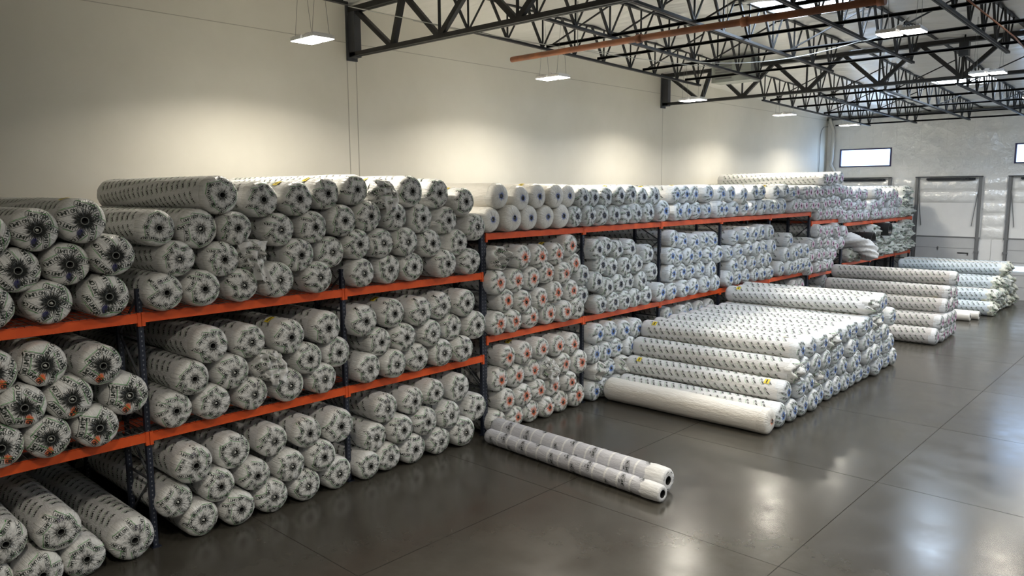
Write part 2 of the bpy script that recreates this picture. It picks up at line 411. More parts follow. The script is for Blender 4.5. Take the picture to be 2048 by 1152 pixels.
# ceiling: sagging foil-faced blanket between the joists, with skylight openings
b = MB(); JX = [-14.0 + 2.4 * k for k in range(13)]
nx0, y = -16.8, SY
xsn = sorted(set([round(-16.8 + 0.3 * k, 3) for k in range(109)]))
ysn = [round(SY + 0.47 * k, 3) for k in range(111)]
rnd = random.Random(5)
zz = {}
for i, yy in enumerate(ysn):
    for j, xx in enumerate(xsn):
        u = ((xx + 14.0) / 2.4) % 1.0
        zz[i, j] = roof_z(yy) + 0.02 - 0.07 * math.sin(math.pi * u) - 0.05 * abs(math.sin(yy * 2.05)) + rnd.uniform(-0.012, 0.012)
k = len(b.v)
for i, yy in enumerate(ysn):
    for j, xx in enumerate(xsn): b.v.append((xx, yy, zz[i, j]))
for i in range(len(ysn) - 1):
    for j in range(len(xsn) - 1):
        cx, cy = (xsn[j] + xsn[j + 1]) / 2, (ysn[i] + ysn[i + 1]) / 2
        if any(abs(cx - sx) < 1.05 and abs(cy - sy) < 1.15 for sx, sy in SKYLIGHTS): continue
        a = i * len(xsn) + j
        b.f.append((a, a + 1, a + len(xsn) + 1, a + len(xsn))); b.m.append(0); b.sm.append(True)
b.box(WX - 0.3, EX + 0.3, SY - 0.3, NY + 0.3, 11.0, 11.1)
struct(b.build('ceiling', M['ceil']), 'white foil-faced blanket insulation under the roof')
for sx, sy in SKYLIGHTS:
    z = roof_z(sy) + 0.25
    f = MB()
    for (x0, x1, y0, y1) in ((-1.35, -1.05, -1.4, 1.4), (1.05, 1.35, -1.4, 1.4), (-1.35, 1.35, -1.45, -1.2), (-1.35, 1.35, 1.2, 1.45)):
        f.box(x0, x1, y0, y1, -0.32, 0.1)
    e = empty('skylight', (sx, sy, z)); e['kind'] = 'structure'
    f.build('skylight_curb', M['ceil'], e)
    g = MB(); g.box(-1.1, 1.1, -1.25, 1.25, 0.02, 0.05); g.build('skylight_dome', M['sky'], e)
    area('skylight_daylight', (sx, sy, z - 0.02), 2.0, 2.2, SKY_W, SKY_COL)

# ---------------------------------------------------------------- roof steel
def girder(y, zb, zt, label):
    e = empty('roof_girder', (WX, y, zb)); tag(e, label, 'roof truss', 'main roof girders')
    h = zt - zb; x1 = EX - WX
    b = MB(); b.box(0.02, 0.30, -0.10, 0.10, -0.03, h); b.box(0.0, 0.05, -0.16, 0.16, -0.1, h + .05); b.build('wall_post', M['steelgrey'], e)
    b = MB(); b.box(0.05, x1, -0.10, -0.02, 0, 0.10); b.box(0.05, x1, 0.02, 0.10, 0, 0.10); b.box(0.05, x1, -0.02, 0.02, 0.02, 0.08); b.build('bottom_chord', M['steel'], e)
    b = MB(); b.box(0.05, x1, -0.11, -0.02, h - 0.13, h); b.box(0.05, x1, 0.02, 0.11, h - 0.13, h); b.box(0.05, x1, -0.02, 0.02, h - 0.12, h - 0.02); b.build('top_chord', M['steel'], e)
    d1 = MB(); d1.bar((0.25, 0, h - 0.08), (1.68, 0, 0.06), 0.12, 0.11); d1.build('web_member', M['steel'], e)
    d1 = MB(); d1.bar((1.72, 0, 0.06), (2.10, 0, h - 0.08), 0.13, 0.13); d1.build('web_member', M['steel'], e)
    u = MB(); u.bar((0, 0, 0.05), (1.2, 0, h - 0.06), 0.11, 0.12); um = u.mesh('web_member', [M['steel']])
    v = MB(); v.bar((0, 0, 0.05), (-1.2, 0, h - 0.06), 0.11, 0.12); vm = v.mesh('web_member', [M['steel']])
    s = MB(); s.bar((0, 0, 0.05), (0, 0, h - 0.06), 0.05, 0.05); smm = s.mesh('web_member', [M['steel']])
    x = 3.4
    while x < x1 - 1.3:
        link('web_member', um, e, (x, 0, 0)); link('web_member', vm, e, (x, 0, 0)); link('web_member', smm, e, (x, 0, 0))
        x += 2.4
    return e
girder(12.1, 9.02, 10.24, 'large black roof girder nearest the camera, its end on the left wall')
girder(27.1, 8.90, 10.12, 'second large black roof girder from the camera, halfway to the dock doors')

def joist(x, y0, y1, label, group):
    """open-web joist along the building: bottom chord from y0 to y1, top chord a bit longer"""
    e = empty('roof_joist', (x, (y0 + y1) / 2, joist_z((y0 + y1) / 2))); tag(e, label, 'roof joist', group)
    X0, Y0, Z0 = e.location
    L = lambda yy, zz_: (0, yy - Y0, zz_ - Z0)
    b = MB()
    for s in (-1, 1):
        a, c = Vector(L(y0, joist_z(y0))), Vector(L(y1, joist_z(y1)))
        a.x = c.x = s * 0.028
        b.bar(a, c, 0.04, 0.06)
    b.build('bottom_chord', M['steel'], e)
    b = MB(); b.bar(L(y0 - 2.3, roof_z(y0 - 2.3) - 0.04), L(y1 + 2.3, roof_z(y1 + 2.3) - 0.04), 0.10, 0.05); b.build('top_chord', M['steel'], e)
    n = int((y1 - y0) / 1.28)
    for k in range(n + 1):
        yc = y0 + 0.15 + (y1 - y0 - 0.3) * k / n
        f = MB(); z = joist_z(yc)
        f.bar(L(yc, z), L(yc - 0.58, roof_z(yc) - 0.05), 0.055, 0.055)
        f.bar(L(yc, z), L(yc + 0.58, roof_z(yc) - 0.05), 0.036, 0.036)
        f.bar(L(yc, z), L(yc, roof_z(yc) - 0.05), 0.035, 0.035)
        f.build('web_fan', M['steel'], e)
    return e
ORD = ['first', 'second', 'third', 'fourth', 'fifth', 'sixth', 'seventh', 'eighth', 'ninth', 'tenth', 'eleventh', 'twelfth', 'thirteenth', 'fourteenth', 'fifteenth', 'sixteenth', 'seventeenth']
for k, x in enumerate([-13.85, -11.5]):
    joist(x, -3.0, 9.9, 'black open-web roof joist, %s from the left wall, before the nearest girder' % ORD[k], 'roof joists before the first girder')
JXS = [-13.75, -11.55, -9.2, -6.9, -4.55, -2.2, 0.15]
for k, x in enumerate(JXS):
    joist(x, 13.2, 24.6, 'black open-web roof joist, %s from the left wall, between the two girders' % ORD[k], 'roof joists between the girders')
for k, x in enumerate(JXS[:6]):
    joist(x, 29.6, 42.3, 'black open-web roof joist, %s from the left wall, beyond the second girder' % ORD[k], 'roof joists beyond the second girder')
BR = [(13.6, -11.3), (16.3, -13.75), (18.6, -13.75), (21.0, -13.75), (23.6, -13.75), (30.3, -13.75), (33.0, -13.75), (36.0, -13.75), (39.2, -13.75), (42.0, -15.4)]
for k, (y, xs0) in enumerate(BR):
    b = MB(); z = joist_z(y) + 0.06
    o_ = (xs0, y, z)
    b.box(0, 2.3 - xs0, -0.03, 0.03, -0.025, 0.025)
    b.box(0, 2.3 - xs0, -0.03, -0.02, -0.025, 0.05)
    e = b.build('bridging_bar', M['steel'], None, o_)
    tag(e, 'long black bridging bar across the roof joists, %s counted from the camera' % ORD[k], 'steel bar', 'bridging bars across the joists')
    if k in (1, 3, 5, 7):
        for j in range(0, 4):
            xa = JXS[j]
            dgl = MB(); dgl.bar((xa + 0.1 - xs0, 0, 0.0), (xa + 2.1 - xs0, 0.0, roof_z(y) - z - 0.12), 0.035, 0.035); dgl.build('brace', M['steel'], e)

# edge angle along the top of the far wall
b = MB(); b.box(WX + .02, EX, NY - 0.22, NY - 0.02, 9.36, 9.46); struct(b.build('trim_4', M['steelgrey']), 'dark ledger angle at the top of the far wall')

# sprinkler main and branch lines
def pipe_thing(name, pts, r, m, label, cat, couplings=()):
    e = empty(name, pts[0]); o = Vector(pts[0]); tag(e, label, cat)
    b = MB(); b.tube([Vector(p) - o for p in pts], r, 12); b.build('pipe_run', m, e)
    for c in couplings:
        c = Vector(c) - o
        f = MB(); f.tube([c - Vector((0.07, 0, 0)), c + Vector((0.07, 0, 0))], r * 1.35, 12); f.build('coupling', m, e)
    return e
pm = pipe_thing('sprinkler_pipe', [(-14.35, 15.55, 9.08), (-9.0, 15.35, 9.05), (-4.9, 15.5, 9.06)], 0.075, M['pipe'], 'rust-orange sprinkler main crossing under the roof joists', 'pipe', ((-10.2, 15.4, 9.055), (-7.6, 15.4, 9.05), (-4.95, 15.5, 9.06)))
for x in (-12.0, -8.0, -5.5):
    w = MB(); w.bar((x + 14.35, -0.15, 0.0), (x + 14.35, -0.15, 1.1), 0.012); w.build('hanger_rod', M['wire'], pm)
pipe_thing('sprinkler_branch_pipe', [(-3.85, 15.3, 9.15), (-3.9, 21.6, 9.1), (-4.1, 26.5, 9.0)], 0.017, M['pipe'], 'thin orange sprinkler branch pipe beside the right-hand joist', 'pipe')
# loose power cables draped below the joists
def cable(pts, r, m, label):
    o = Vector(pts[0]); e = MB(); e.tube([Vector(p) - o for p in pts], r, 6); t = e.build('power_cable', m, None, o); tag(t, label, 'cable')
def sag(a, b_, s, n=14):
    a, b_ = Vector(a), Vector(b_)
    return [tuple(a.lerp(b_, i / n) - Vector((0, 0, s * 4 * (i / n) * (1 - i / n)))) for i in range(n + 1)]
cable(sag((-11.55, 19.8, 9.22), (-6.9, 20.2, 9.2), 0.25), 0.012, M['cable'], 'white cable sagging between roof joists left of the lamp')
cable(sag((-6.9, 20.2, 9.2), (-4.87, 16.9, 8.95), 0.1), 0.010, M['cable'], 'white cable running to the double lamp by the ceiling')
cable(sag((-13.8, 9.9, 9.45), (-11.6, 24.0, 9.4), 0.18), 0.010, M['cable'], 'thin cable strung along the joist nearest the left wall')
cable(sag((-14.5, 12.25, 9.62), (-13.2, 20.0, 9.6), 0.12), 0.010, M['cable'], 'thin white cable crossing behind the nearest roof girder')
# unit heater box hanging near the second girder
e = empty('unit_heater', (-12.7, 25.2, 9.25)); tag(e, 'grey-green sheet metal box hung among the joists before the second girder', 'heater')
b = MB(); b.box(-0.75, 0.7, -0.35, 0.35, 0, 0.78); b.build('casing', M['galv'], e)
b = MB()
for k in range(6): b.box(-0.6, 0.0, -0.365, -0.35, 0.10 + k * 0.1, 0.15 + k * 0.1)
b.build('louvre', M['track'], e)
for sx in (-0.6, 0.6):
    b = MB(); b.bar((sx, 0, 0.78), (sx, 0, 0.93), 0.02); b.build('hanger_rod', M['wire'], e)
# black box on a drop pole
e = empty('pole_box', (-6.05, 26.6, 8.9)); tag(e, 'black box on a thin drop pole in front of the second girder', 'box')
b = MB(); b.tube([(0, 0, -0.08), (0, 0, 1.25)], 0.022, 8); b.build('pole', M['steel'], e)
b = MB(); b.box(-0.13, 0.13, -0.12, 0.12, 0.60, 1.02); b.build('box_body', M['black'], e)
# downpipe and conduit at the far left corner
o = Vector((-16.55, NY - 0.16, 5.0)); e = MB()
e.tube([Vector(p) - o for p in [(-16.62, NY - .16, 9.45), (-16.62, NY - .16, 9.25), (-16.42, NY - .16, 8.75), (-16.46, NY - .16, 7.15), (-16.52, NY - .16, 6.9), (-16.2, NY - .16, 6.3), (-16.2, NY - .16, 3.0)]], 0.10, 12)
tag(e.build('downpipe', M['white_pipe'], None, o), 'white painted downpipe in the far left corner beside the window', 'pipe')
o = Vector((WX + 0.05, 43.5, 5.5)); e = MB()
e.tube([Vector(p) - o for p in [(WX + .05, 44.55, 9.03), (WX + .05, 43.9, 8.95), (WX + .05, 43.6, 8.75), (WX + .05, 43.5, 8.4), (WX + .05, 43.45, 4.5)]], 0.018, 8)
tag(e.build('conduit', M['wire'], None, o), 'thin grey conduit bent down the left wall near the corner', 'conduit')

# ---------------------------------------------------------------- high-bay lamps
lampN = 0
def lamp_meshes():
    h = MB()
    for s in (-1, 1):
        h.box(s * 0.22 - 0.185, s * 0.22 + 0.185, -0.25, 0.25, 0.0, 0.06)
        for k in range(7): h.box(s * 0.22 - 0.16 + k * 0.05, s * 0.22 - 0.15 + k * 0.05, -0.22, 0.22, 0.06, 0.09)
    h.box(-0.06, 0.06, -0.12, 0.12, 0.05, 0.13)
    l = MB()
    for s in (-1, 1): l.box(s * 0.22 - 0.18, s * 0.22 + 0.18, -0.24, 0.24, -0.012, 0.0)
    return h.mesh('housing', [M['door']]), l.mesh('lens', [M['lens']])
HM, LM = lamp_meshes()
def lamp(x, y, z, label, on=True):
    e = empty('high_bay_lamp', (x, y, z)); tag(e, label, 'ceiling lamp', 'high-bay ceiling lamps')
    link('housing', HM, e); link('lens', LM, e)
    top = roof_z(y) - z - 0.12
    for sx in (-0.3, 0.3):
        w = MB(); w.bar((sx, -0.2, 0.06), (sx * 1.05, -0.02, top), 0.006); w.bar((sx, 0.2, 0.06), (sx * 1.05, 0.02, top), 0.006); w.build('suspension_wire', M['wire'], e)
    L = area('high_bay_light', (0, 0, -0.02), 0.8, 0.48, LAMP_W, LAMP_COL, (0, 0, 0), math.radians(SPREAD)); L.parent = e
SPREAD = 150
for k in range(0, 6):
    y = 1.37 + 7.5 * k
    if k: lamp(-13.6, y, 8.6, 'bright twin-panel lamp over the racks, %s from camera in the wall row' % ORD[k - 1])
for k in range(0, 6):
    y = 1.5 + 7.5 * k
    lamp(-4.87, y, 8.6, 'twin-panel lamp over the open floor, %s lamp of the middle row' % ORD[k])
for k in range(0, 5): lamp(4.2, 5.0 + 8.5 * k, 8.6, 'unseen twin-panel lamp added to light the right side of the hall, %s of its row' % ORD[k])  # unseen row out of frame, added for general room lighting

# ---------------------------------------------------------------- pallet racks
PD = 0.09
def rack(name_label, posts, levels, tops, y_origin):
    """posts: y positions; levels: list of (z_top, y_from_index, y_to_index)"""
    e = empty('pallet_rack', (-12.07, y_origin, 0)); tag(e, name_label, 'rack', 'orange and navy pallet racks along the wall')
    for y, zt in zip(posts, tops):
        for fx in (0.0, -2.9):
            fr = None
            for dx in (0.0, -0.86):
                b = MB(); b.box(-0.04, 0.04, -0.04, 0.04, 0, zt); b.box(-0.07, 0.09, -0.07, 0.07, 0, 0.012)
                b.build('upright_post', M['post'], e, (fx + dx, y - y_origin, 0))
            b = MB(); z = 0.35; s = 0
            while z < zt - 0.5:
                b.bar((0, 0, z), (-0.86, 0, z), 0.03, 0.03)
                b.bar((0 if s else -0.86, 0, z), (-0.86 if s else 0, 0, min(z + 0.75, zt - 0.1)), 0.028, 0.028); s = 1 - s; z += 0.75
            b.build('frame_bracing', M['steelgrey'], e, (fx, y - y_origin, 0))
    for zt, i0, i1 in levels:
        for i in range(i0, i1):
            ya, yb = posts[i] + 0.045, posts[i + 1] - 0.045
            for j, fx in enumerate((0.02, -0.86, -2.9, -3.76)):
                b = MB(); w = 0.05
                b.box(-w / 2, w / 2, 0.0, yb - ya, -0.145, -0.012); b.box(-w / 2, w / 2 - 0.02, 0.0, yb - ya, -0.012, 0.0)
                for (c0, c1) in ((-0.04, 0.012), (yb - ya - 0.012, yb - ya + 0.04)):
                    b.box(-w / 2 - 0.004, w / 2 + 0.006, c0, c1, -0.20, 0.012)
                b.build('beam', M['beam'], e, (fx + 0.03 if j == 0 else fx, ya - y_origin, zt))
            b = MB(); n = 36
            for k in range(n + 1):
                yy = (yb - ya) * k / n; b.box(-3.8, 0.055, yy - 0.003, yy + 0.003, 0.001, 0.009)
            b.box(0.048, 0.055, 0, yb - ya, -0.02, -0.014)
            for k in range(n + 1):
                yy = (yb - ya) * k / n; b.box(0.048, 0.055, yy - 0.003, yy + 0.003, -0.03, 0.009)
            for xx in [0.0 - 0.3 * q for q in range(13)]: b.box(xx - 0.003, xx + 0.003, 0, yb - ya, -0.004, 0.002)
            b.build('wire_deck', M['wire'], e, (0, ya - y_origin, zt + 0.003))
    return e
P_ = [-2.8, 0.89, 4.60, 8.31, 12.02, 15.72, 19.43, 23.14, 26.85, 30.55, 34.26, 37.97, 41.67, 44.2]
rack('orange and navy rack nearest the camera, three bays of thick black-cored rolls', P_[0:5], [(1.888, 0, 4), (3.773, 0, 4)], [4.15] * 4 + [4.63], 4.60)
rack('long orange and navy rack in the middle, plain rolls on top', [12.10] + P_[5:10], [(2.303, 0, 5), (4.645, 0, 5)], [4.66] * 6, 19.43)
rack('single-bay orange and navy rack piled high with magenta-cored rolls', [30.63, 34.18], [(2.131, 0, 1), (4.276, 0, 1)], [4.28] * 2, 30.63)
rack('farthest orange and navy rack, next to the dock doors', [34.26] + P_[11:14], [(2.297, 0, 3), (4.067, 0, 3)], [4.07] * 4, 37.97)

# ---------------------------------------------------------------- printed lettering (strokes)
GL = {'N': (0.7, [[(0, 0), (0, 1), (.7, 0), (.7, 1)]]), 'O': (0.78, [[(.25, 0), (0, .25), (0, .75), (.25, 1), (.53, 1), (.78, .75), (.78, .25), (.53, 0), (.25, 0)]]),
      'L': (0.5, [[(0, 1), (0, 0), (.5, 0)]]), 'I': (0.0, [[(0, 0), (0, 1)]]), 'M': (0.85, [[(0, 0), (0, 1), (.42, .3), (.85, 1), (.85, 0)]]), 'T': (0.7, [[(0, 1), (.7, 1)], [(.35, 1), (.35, 0)]]),
      'U': (0.65, [[(0, 1), (0, .2), (.2, 0), (.45, 0), (.65, .2), (.65, 1)]]), 'R': (0.65, [[(0, 0), (0, 1), (.5, 1), (.65, .8), (.5, .5), (0, .5), (.65, 0)]]), 'F': (0.55, [[(0, 0), (0, 1), (.55, 1)], [(0, .5), (.45, .5)]]),
      '5': (0.6, [[(.6, 1), (0, 1), (0, .55), (.4, .6), (.6, .35), (.4, 0), (0, .05)]]), '7': (0.6, [[(0, 1), (.6, 1), (.2, 0)]]), '3': (0.6, [[(0, 1), (.55, 1), (.25, .6), (.6, .35), (.4, 0), (0, .08)]]), '9': (0.6, [[(.6, .6), (.3, .45), (0, .7), (.3, 1), (.6, .75), (.5, 0)]]),
      '2': (0.6, [[(0, .8), (.3, 1), (.6, .75), (0, 0), (.6, 0)]]), ' ': (0.3, [])}
def text_lines(t, h):
    out = []; x = 0
    for ch in t:
        w, st = GL[ch]
        for s in st: out.append([((x + a) * h, b_ * h) for a, b_ in s])
        x += w + 0.24
    return out, (x - 0.24) * h
def logo(h, box=True, turf=True, green=True):
    """list of (polyline, width, material) centred on the origin: NO LIMIT in a six-sided frame"""
    L, w = text_lines('NO LIMIT', h); o = []
    for p in L: o.append(([(x - w / 2, y - h / 2) for x, y in p], h * 0.25, 0))
    if box:
        a, c = w / 2 + h * 0.55, h * 0.95
        o.append(([(-a, 0.5 * c), (-a + 0.5 * h, c), (a - 0.1 * h, c), (a, 0.3 * c), (a, -0.4 * c), (a - 0.5 * h, -c), (-a, -c), (-a, 0.5 * c)], h * 0.13, 0))
    if green:
        o.append(([(-w / 2, -h * 1.15), (0, -h * 1.3), (w / 2, -h * 1.05)], h * 0.17, 1))
    if turf:
        T, tw = text_lines('TURF', h * 0.5)
        for p in T: o.append(([(x - tw / 2 + w * .1, y - h * 2.0) for x, y in p], h * 0.12, 0))
        o.append(([(-w * .3, h * 1.35), (w * .2, h * 1.35)], h * 0.14, 0))
    return o
def put_strokes(b, strokes, fn, rot, mats, maxseg=0.04):
    """fn maps (u, v) in metres to a point on the surface"""
    cr, sr = math.cos(rot), math.sin(rot)
    for pl, w, mi in strokes:
        for (x0, y0), (x1, y1) in zip(pl[:-1], pl[1:]):
            dx, dy = x1 - x0, y1 - y0; L = math.hypot(dx, dy)
            if L < 1e-6: continue
            nx, ny = -dy / L * w / 2, dx / L * w / 2; ex, ey = dx / L * w * .4, dy / L * w * .4
            xa, ya, xb, yb = x0 - ex, y0 - ey, x1 + ex, y1 + ey
            n = max(1, int(math.ceil(L / maxseg))); k = len(b.v)
            for i in range(n + 1):
                t = i / n; px, py = xa + (xb - xa) * t, ya + (yb - ya) * t
                for s in (-1, 1):
                    u, v = px + nx * s, py + ny * s
                    b.v.append(fn(u * cr - v * sr, u * sr + v * cr))
            for i in range(n):
                a = k + 2 * i; b.f.append((a, a + 1, a + 3, a + 2)); b.m.append(mats[mi]); b.sm.append(False)

# ---------------------------------------------------------------- roll meshes (unit radius R0, front face at x = 0, body towards -x)
R0, RL, RIM = 0.32, 4.62, 0.13
def prof(rho, tor=0.0):
    """x of the end face at relative radius rho"""
    if rho < 0.16: return -0.035 * (1 - rho / 0.16) * (1 - tor)
    t = (rho - 0.16) / 0.84
    return -RIM * (1 - math.sqrt(max(0.0, 1 - t ** 3.2)))
def end_mesh(matkey, seed, torn=0.0, logos=9, offc=0.0, plain=False, lh=0.034, nth=72, nr=14):
    rnd = random.Random(seed)
    ks = [(rnd.choice(range(9, 34)), rnd.uniform(0, 6.28), rnd.uniform(.4, 1)) for _ in range(5)]
    lo = [(rnd.choice((2, 3, 5)), rnd.uniform(0, 6.28), rnd.uniform(.2, .8)) for _ in range(3)]
    oy, oz = rnd.uniform(-offc, offc), rnd.uniform(-offc, offc)
    tn = [(rnd.uniform(2, 9), rnd.uniform(2, 9), rnd.uniform(0, 6), rnd.uniform(0, 6)) for _ in range(5)]
    def surf(rho, th, lift=0.0):
        pl = sum(a * math.cos(k * th + p + 2.0 * rho) for k, p, a in ks) / 3
        big = sum(a * math.cos(k * th + p) for k, p, a in lo) / 2
        x = prof(rho, torn) + pl * 0.011 * min(1, rho * 4) * (1.25 - rho) + big * 0.012 * rho
        R = R0 * rho * (1 + 0.018 * big * rho + 0.006 * pl * rho)
        y = R * math.cos(th) + oy * (1 - rho); z = R * math.sin(th) + oz * (1 - rho)
        if torn:
            d = sum(math.sin(a * y * 3 + c) * math.sin(b_ * z * 3 + d_) for a, b_, c, d_ in tn)
            x += torn * 0.07 * d * (1 - rho ** 4) + torn * 0.05 * (1 - rho)
            y += torn * 0.02 * math.sin(z * 20 + tn[0][2]) * rho; z += torn * 0.02 * math.sin(y * 18 + tn[1][2]) * rho
        return (x + lift, y, z)
    b = MB(); k = 0
    rr = [0.16 if not torn else 0.02] + [0.16 + 0.84 * (i / nr) ** 0.85 for i in range(1, nr + 1)]
    for r in rr:
        for j in range(nth): b.v.append(surf(r, 2 * math.pi * j / nth))
    # skirt that laps over the body
    for j in range(nth):
        x, y, z = surf(1.0, 2 * math.pi * j / nth); b.v.append((-RIM - 0.12, y, z))
    n = len(rr) + 1
    for i in range(n - 1):
        for j in range(nth):
            a, c = i * nth + j, i * nth + (j + 1) % nth
            b.f.append((a, c, c + nth, a + nth)); b.m.append(0); b.sm.append(True)
    if torn:
        b.f.append(tuple(range(nth))[::-1]); b.m.append(0); b.sm.append(True)
    if not plain:
        for q in range(logos):
            th = 2 * math.pi * (q + rnd.uniform(-.2, .2)) / logos; rc = rnd.uniform(0.62, 0.80) * R0
            cy, cz = rc * math.cos(th), rc * math.sin(th)
            def fn(u, v):
                y, z = cy + u, cz + v; rho = math.hypot(y, z) / R0; t = math.atan2(z, y)
                if rho <= 0.985: return surf(max(rho, .17), t, 0.0035)
                p = surf(1.0, t); e = 1.006
                return (-RIM - (rho - 1) * R0 + 0.002, p[1] * e, p[2] * e)
            put_strokes(b, logo(lh, True, False, True), fn, th + rnd.choice((math.pi / 2, -math.pi / 2, 0.5, 1.0, 2.4)) + rnd.uniform(-.3, .3), (1, 2))
    me = b.mesh('gathered_end', [M[matkey], M['ink'], M['green']])
    return me
def body_mesh(film, seed, prints='rows', nth=48, L=RL, logo_h=0.040, tagon=False):
    rnd = random.Random(seed); nl = 26; b = MB()
    ph = [rnd.uniform(0, 6.28) for _ in range(6)]
    def rad(x, th):
        return R0 * (1 + 0.010 * math.sin(x * 2.3 + ph[0]) * math.cos(2 * th + ph[1]) + 0.006 * math.sin(x * 7 + 3 * th + ph[2]) + 0.004 * math.sin(13 * th + x * 4 + ph[3]))
    xs_ = [-RIM - 0.05] + [-RIM - 0.05 - (L - RIM - 0.20) * (i / nl) for i in range(1, nl + 1)]
    for x in xs_:
        for j in range(nth):
            th = 2 * math.pi * j / nth; r = rad(x, th); b.v.append((x, r * math.cos(th), r * math.sin(th)))
    # rear end, rounded and gathered
    for f, dx in ((0.93, 0.06), (0.75, 0.11), (0.45, 0.13), (0.18, 0.12)):
        for j in range(nth):
            th = 2 * math.pi * j / nth; r = R0 * f * (1 + 0.02 * math.cos(11 * th + ph[4])); b.v.append((xs_[-1] - dx, r * math.cos(th), r * math.sin(th)))
    n = len(xs_) + 4
    for i in range(n - 1):
        for j in range(nth):
            a, c = i * nth + j, i * nth + (j + 1) % nth
            b.f.append((a, c, c + nth, a + nth)); b.m.append(0); b.sm.append(True)
    b.f.append(tuple(range((n - 1) * nth, n * nth))); b.m.append(0); b.sm.append(False)
    def fnx(xc, tc):
        def fn(u, v):
            th = tc + u / R0; x = xc + v
            r = rad(x, th) + 0.0022; return (x, r * math.cos(th), r * math.sin(th))
        return fn
    if prints == 'rows':
        nc = 7; x = -0.42; q = 0
        while x > -L + 0.35:
            for c in range(nc):
                tc = 2 * math.pi * (c + 0.5 * (q % 2) * 0 + 0.06 * q) / nc + ph[5]
                put_strokes(b, logo(logo_h, False, False, True), fnx(x + rnd.uniform(-.01, .01), tc), 0.55 + rnd.uniform(-.05, .05), (1, 2), 0.05)
            x -= 0.19; q += 1
    if prints == 'sparse':
        x = -0.4; q = 0
        while x > -L + 0.3:
            put_strokes(b, logo(logo_h, True, True, False), fnx(x, 1.1 + q * 1.35), 0.2, (1, 2), 0.04)
            put_strokes(b, logo(logo_h, True, True, False), fnx(x - 0.1, 1.1 + math.pi + q * 1.35), 0.2, (1, 2), 0.04)
            x -= 0.33; q += 1
    return b.mesh('film_wrap', [M[film], M['ink'], M['green']])
def core_mesh(plug, ro=0.056, ri=0.044):
    b = MB(); n = 24
    def ring(r, x): 
        k = len(b.v)
        for j in range(n): t = 2 * math.pi * j / n; b.v.append((x, r * math.cos(t), r * math.sin(t)))
        return k
    a = ring(ro, -0.09); c = ring(ro, 0.004); d = ring(ri, 0.004); e = ring(ri, -0.085)
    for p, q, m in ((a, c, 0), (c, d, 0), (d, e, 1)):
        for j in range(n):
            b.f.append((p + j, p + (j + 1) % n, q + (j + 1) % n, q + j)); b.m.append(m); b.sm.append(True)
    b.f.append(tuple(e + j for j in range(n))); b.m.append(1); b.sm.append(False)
    if plug:
        rnd = random.Random(plug)
        pts = []
        for j in range(7):
            t = 2 * math.pi * j / 7; pts.append((-0.01 + rnd.uniform(-.01, .008), ri * .7 * math.cos(t) * rnd.uniform(.5, 1), ri * .7 * math.sin(t) * rnd.uniform(.5, 1)))
        k = len(b.v); b.v += pts; b.v.append((0.004, 0, 0))
        for j in range(7): b.f.append((k + j, k + (j + 1) % 7, k + 7)); b.m.append(2); b.sm.append(False)
    return b.mesh('core_tube', [M['tube'], M['hole'], M['tubew']])
def tag_mesh(x0, th, w=0.13, arc=0.17):
    b = MB(); n = 8; R = R0 * 1.02 + 0.004
    def strip(xa, xb, ta, tb, r, m):
        k = len(b.v)
        for i in range(n + 1):
            t = th + (ta + (tb - ta) * i / n) / R0; b.v.append((xa, r * math.cos(t), r * math.sin(t))); b.v.append((xb, r * math.cos(t), r * math.sin(t)))
        for i in range(n): b.f.append((k + 2 * i, k + 2 * i + 1, k + 2 * i + 3, k + 2 * i + 2)); b.m.append(m); b.sm.append(True)
    strip(x0, x0 - w, -arc / 2, arc / 2, R, 0); strip(x0 - w * .38, x0 - w * .62, -arc * .36, arc * .36, R + 0.002, 1)
    return b.mesh('yellow_tag', [M['yellow'], M['tagbar']])
def number_mesh(t, seed):
    b = MB(); L, w = text_lines(t, 0.055)
    st = [([(x - w / 2, y) for x, y in p], 0.007, 0) for p in L]
    def fn(u, v):
        y, z = u, v + 0.17; rho = math.hypot(y, z) / R0; return (prof(min(rho, .97)) + 0.006 + 0.006, y, z)
    put_strokes(b, st, fn, 0.12, (0, 0)); return b.mesh('marker_number', [M['marker']])

KINDS = {  # kind: (object name, adjective for the label, end material, film material, print, plain end)
    'K': ('black_core_roll', 'black-cored', 'eK', 'film', 'rows', False), 'N': ('black_core_roll', 'navy-patched', 'eN', 'film', 'rows', False),
    'O': ('black_core_roll', 'orange-patched', 'eO', 'film', 'rows', False), 'R': ('orange_core_roll', 'orange-cored', 'eR', 'film', 'rows', False),
    'D': ('navy_core_roll', 'navy-cored', 'eD', 'film', 'rows', False), 'B': ('blue_core_roll', 'blue-cored', 'eB', 'film', 'rows', False),
    'P': ('magenta_core_roll', 'magenta-cored', 'eP', 'film', 'rows', False), 'W': ('plain_roll', 'plain white', 'eW', 'filmw', 'none', True), 'V': ('plain_roll', 'plain orange-cored', 'eV', 'filmw', 'none', True), 'Q': ('magenta_core_roll', 'magenta-cored', 'eP', 'filmp', 'rows', False),
    'G': ('green_end_roll', 'crumpled', 'eG', 'film', 'rows', False), 'Y': ('green_end_roll', 'crumpled', 'eY', 'filmb', 'rows', False)}
ENDS = {}; BODIES = {}
def ends(k):
    if k not in ENDS:
        _, _, e, f, p, plain = KINDS[k]
        nv = 4 if k in 'KBPR' else 3
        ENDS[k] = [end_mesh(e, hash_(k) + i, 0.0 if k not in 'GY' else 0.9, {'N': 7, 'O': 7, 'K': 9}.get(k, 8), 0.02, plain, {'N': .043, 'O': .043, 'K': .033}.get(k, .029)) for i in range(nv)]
        ENDS[k + 't'] = [end_mesh(e if k in 'GY' else 'eT', hash_(k) + 50 + i, 1.0, 9, 0.02, plain) for i in range(2)]
    return ENDS[k]
def hash_(s): return sum(ord(c) * (i + 3) for i, c in enumerate(s))
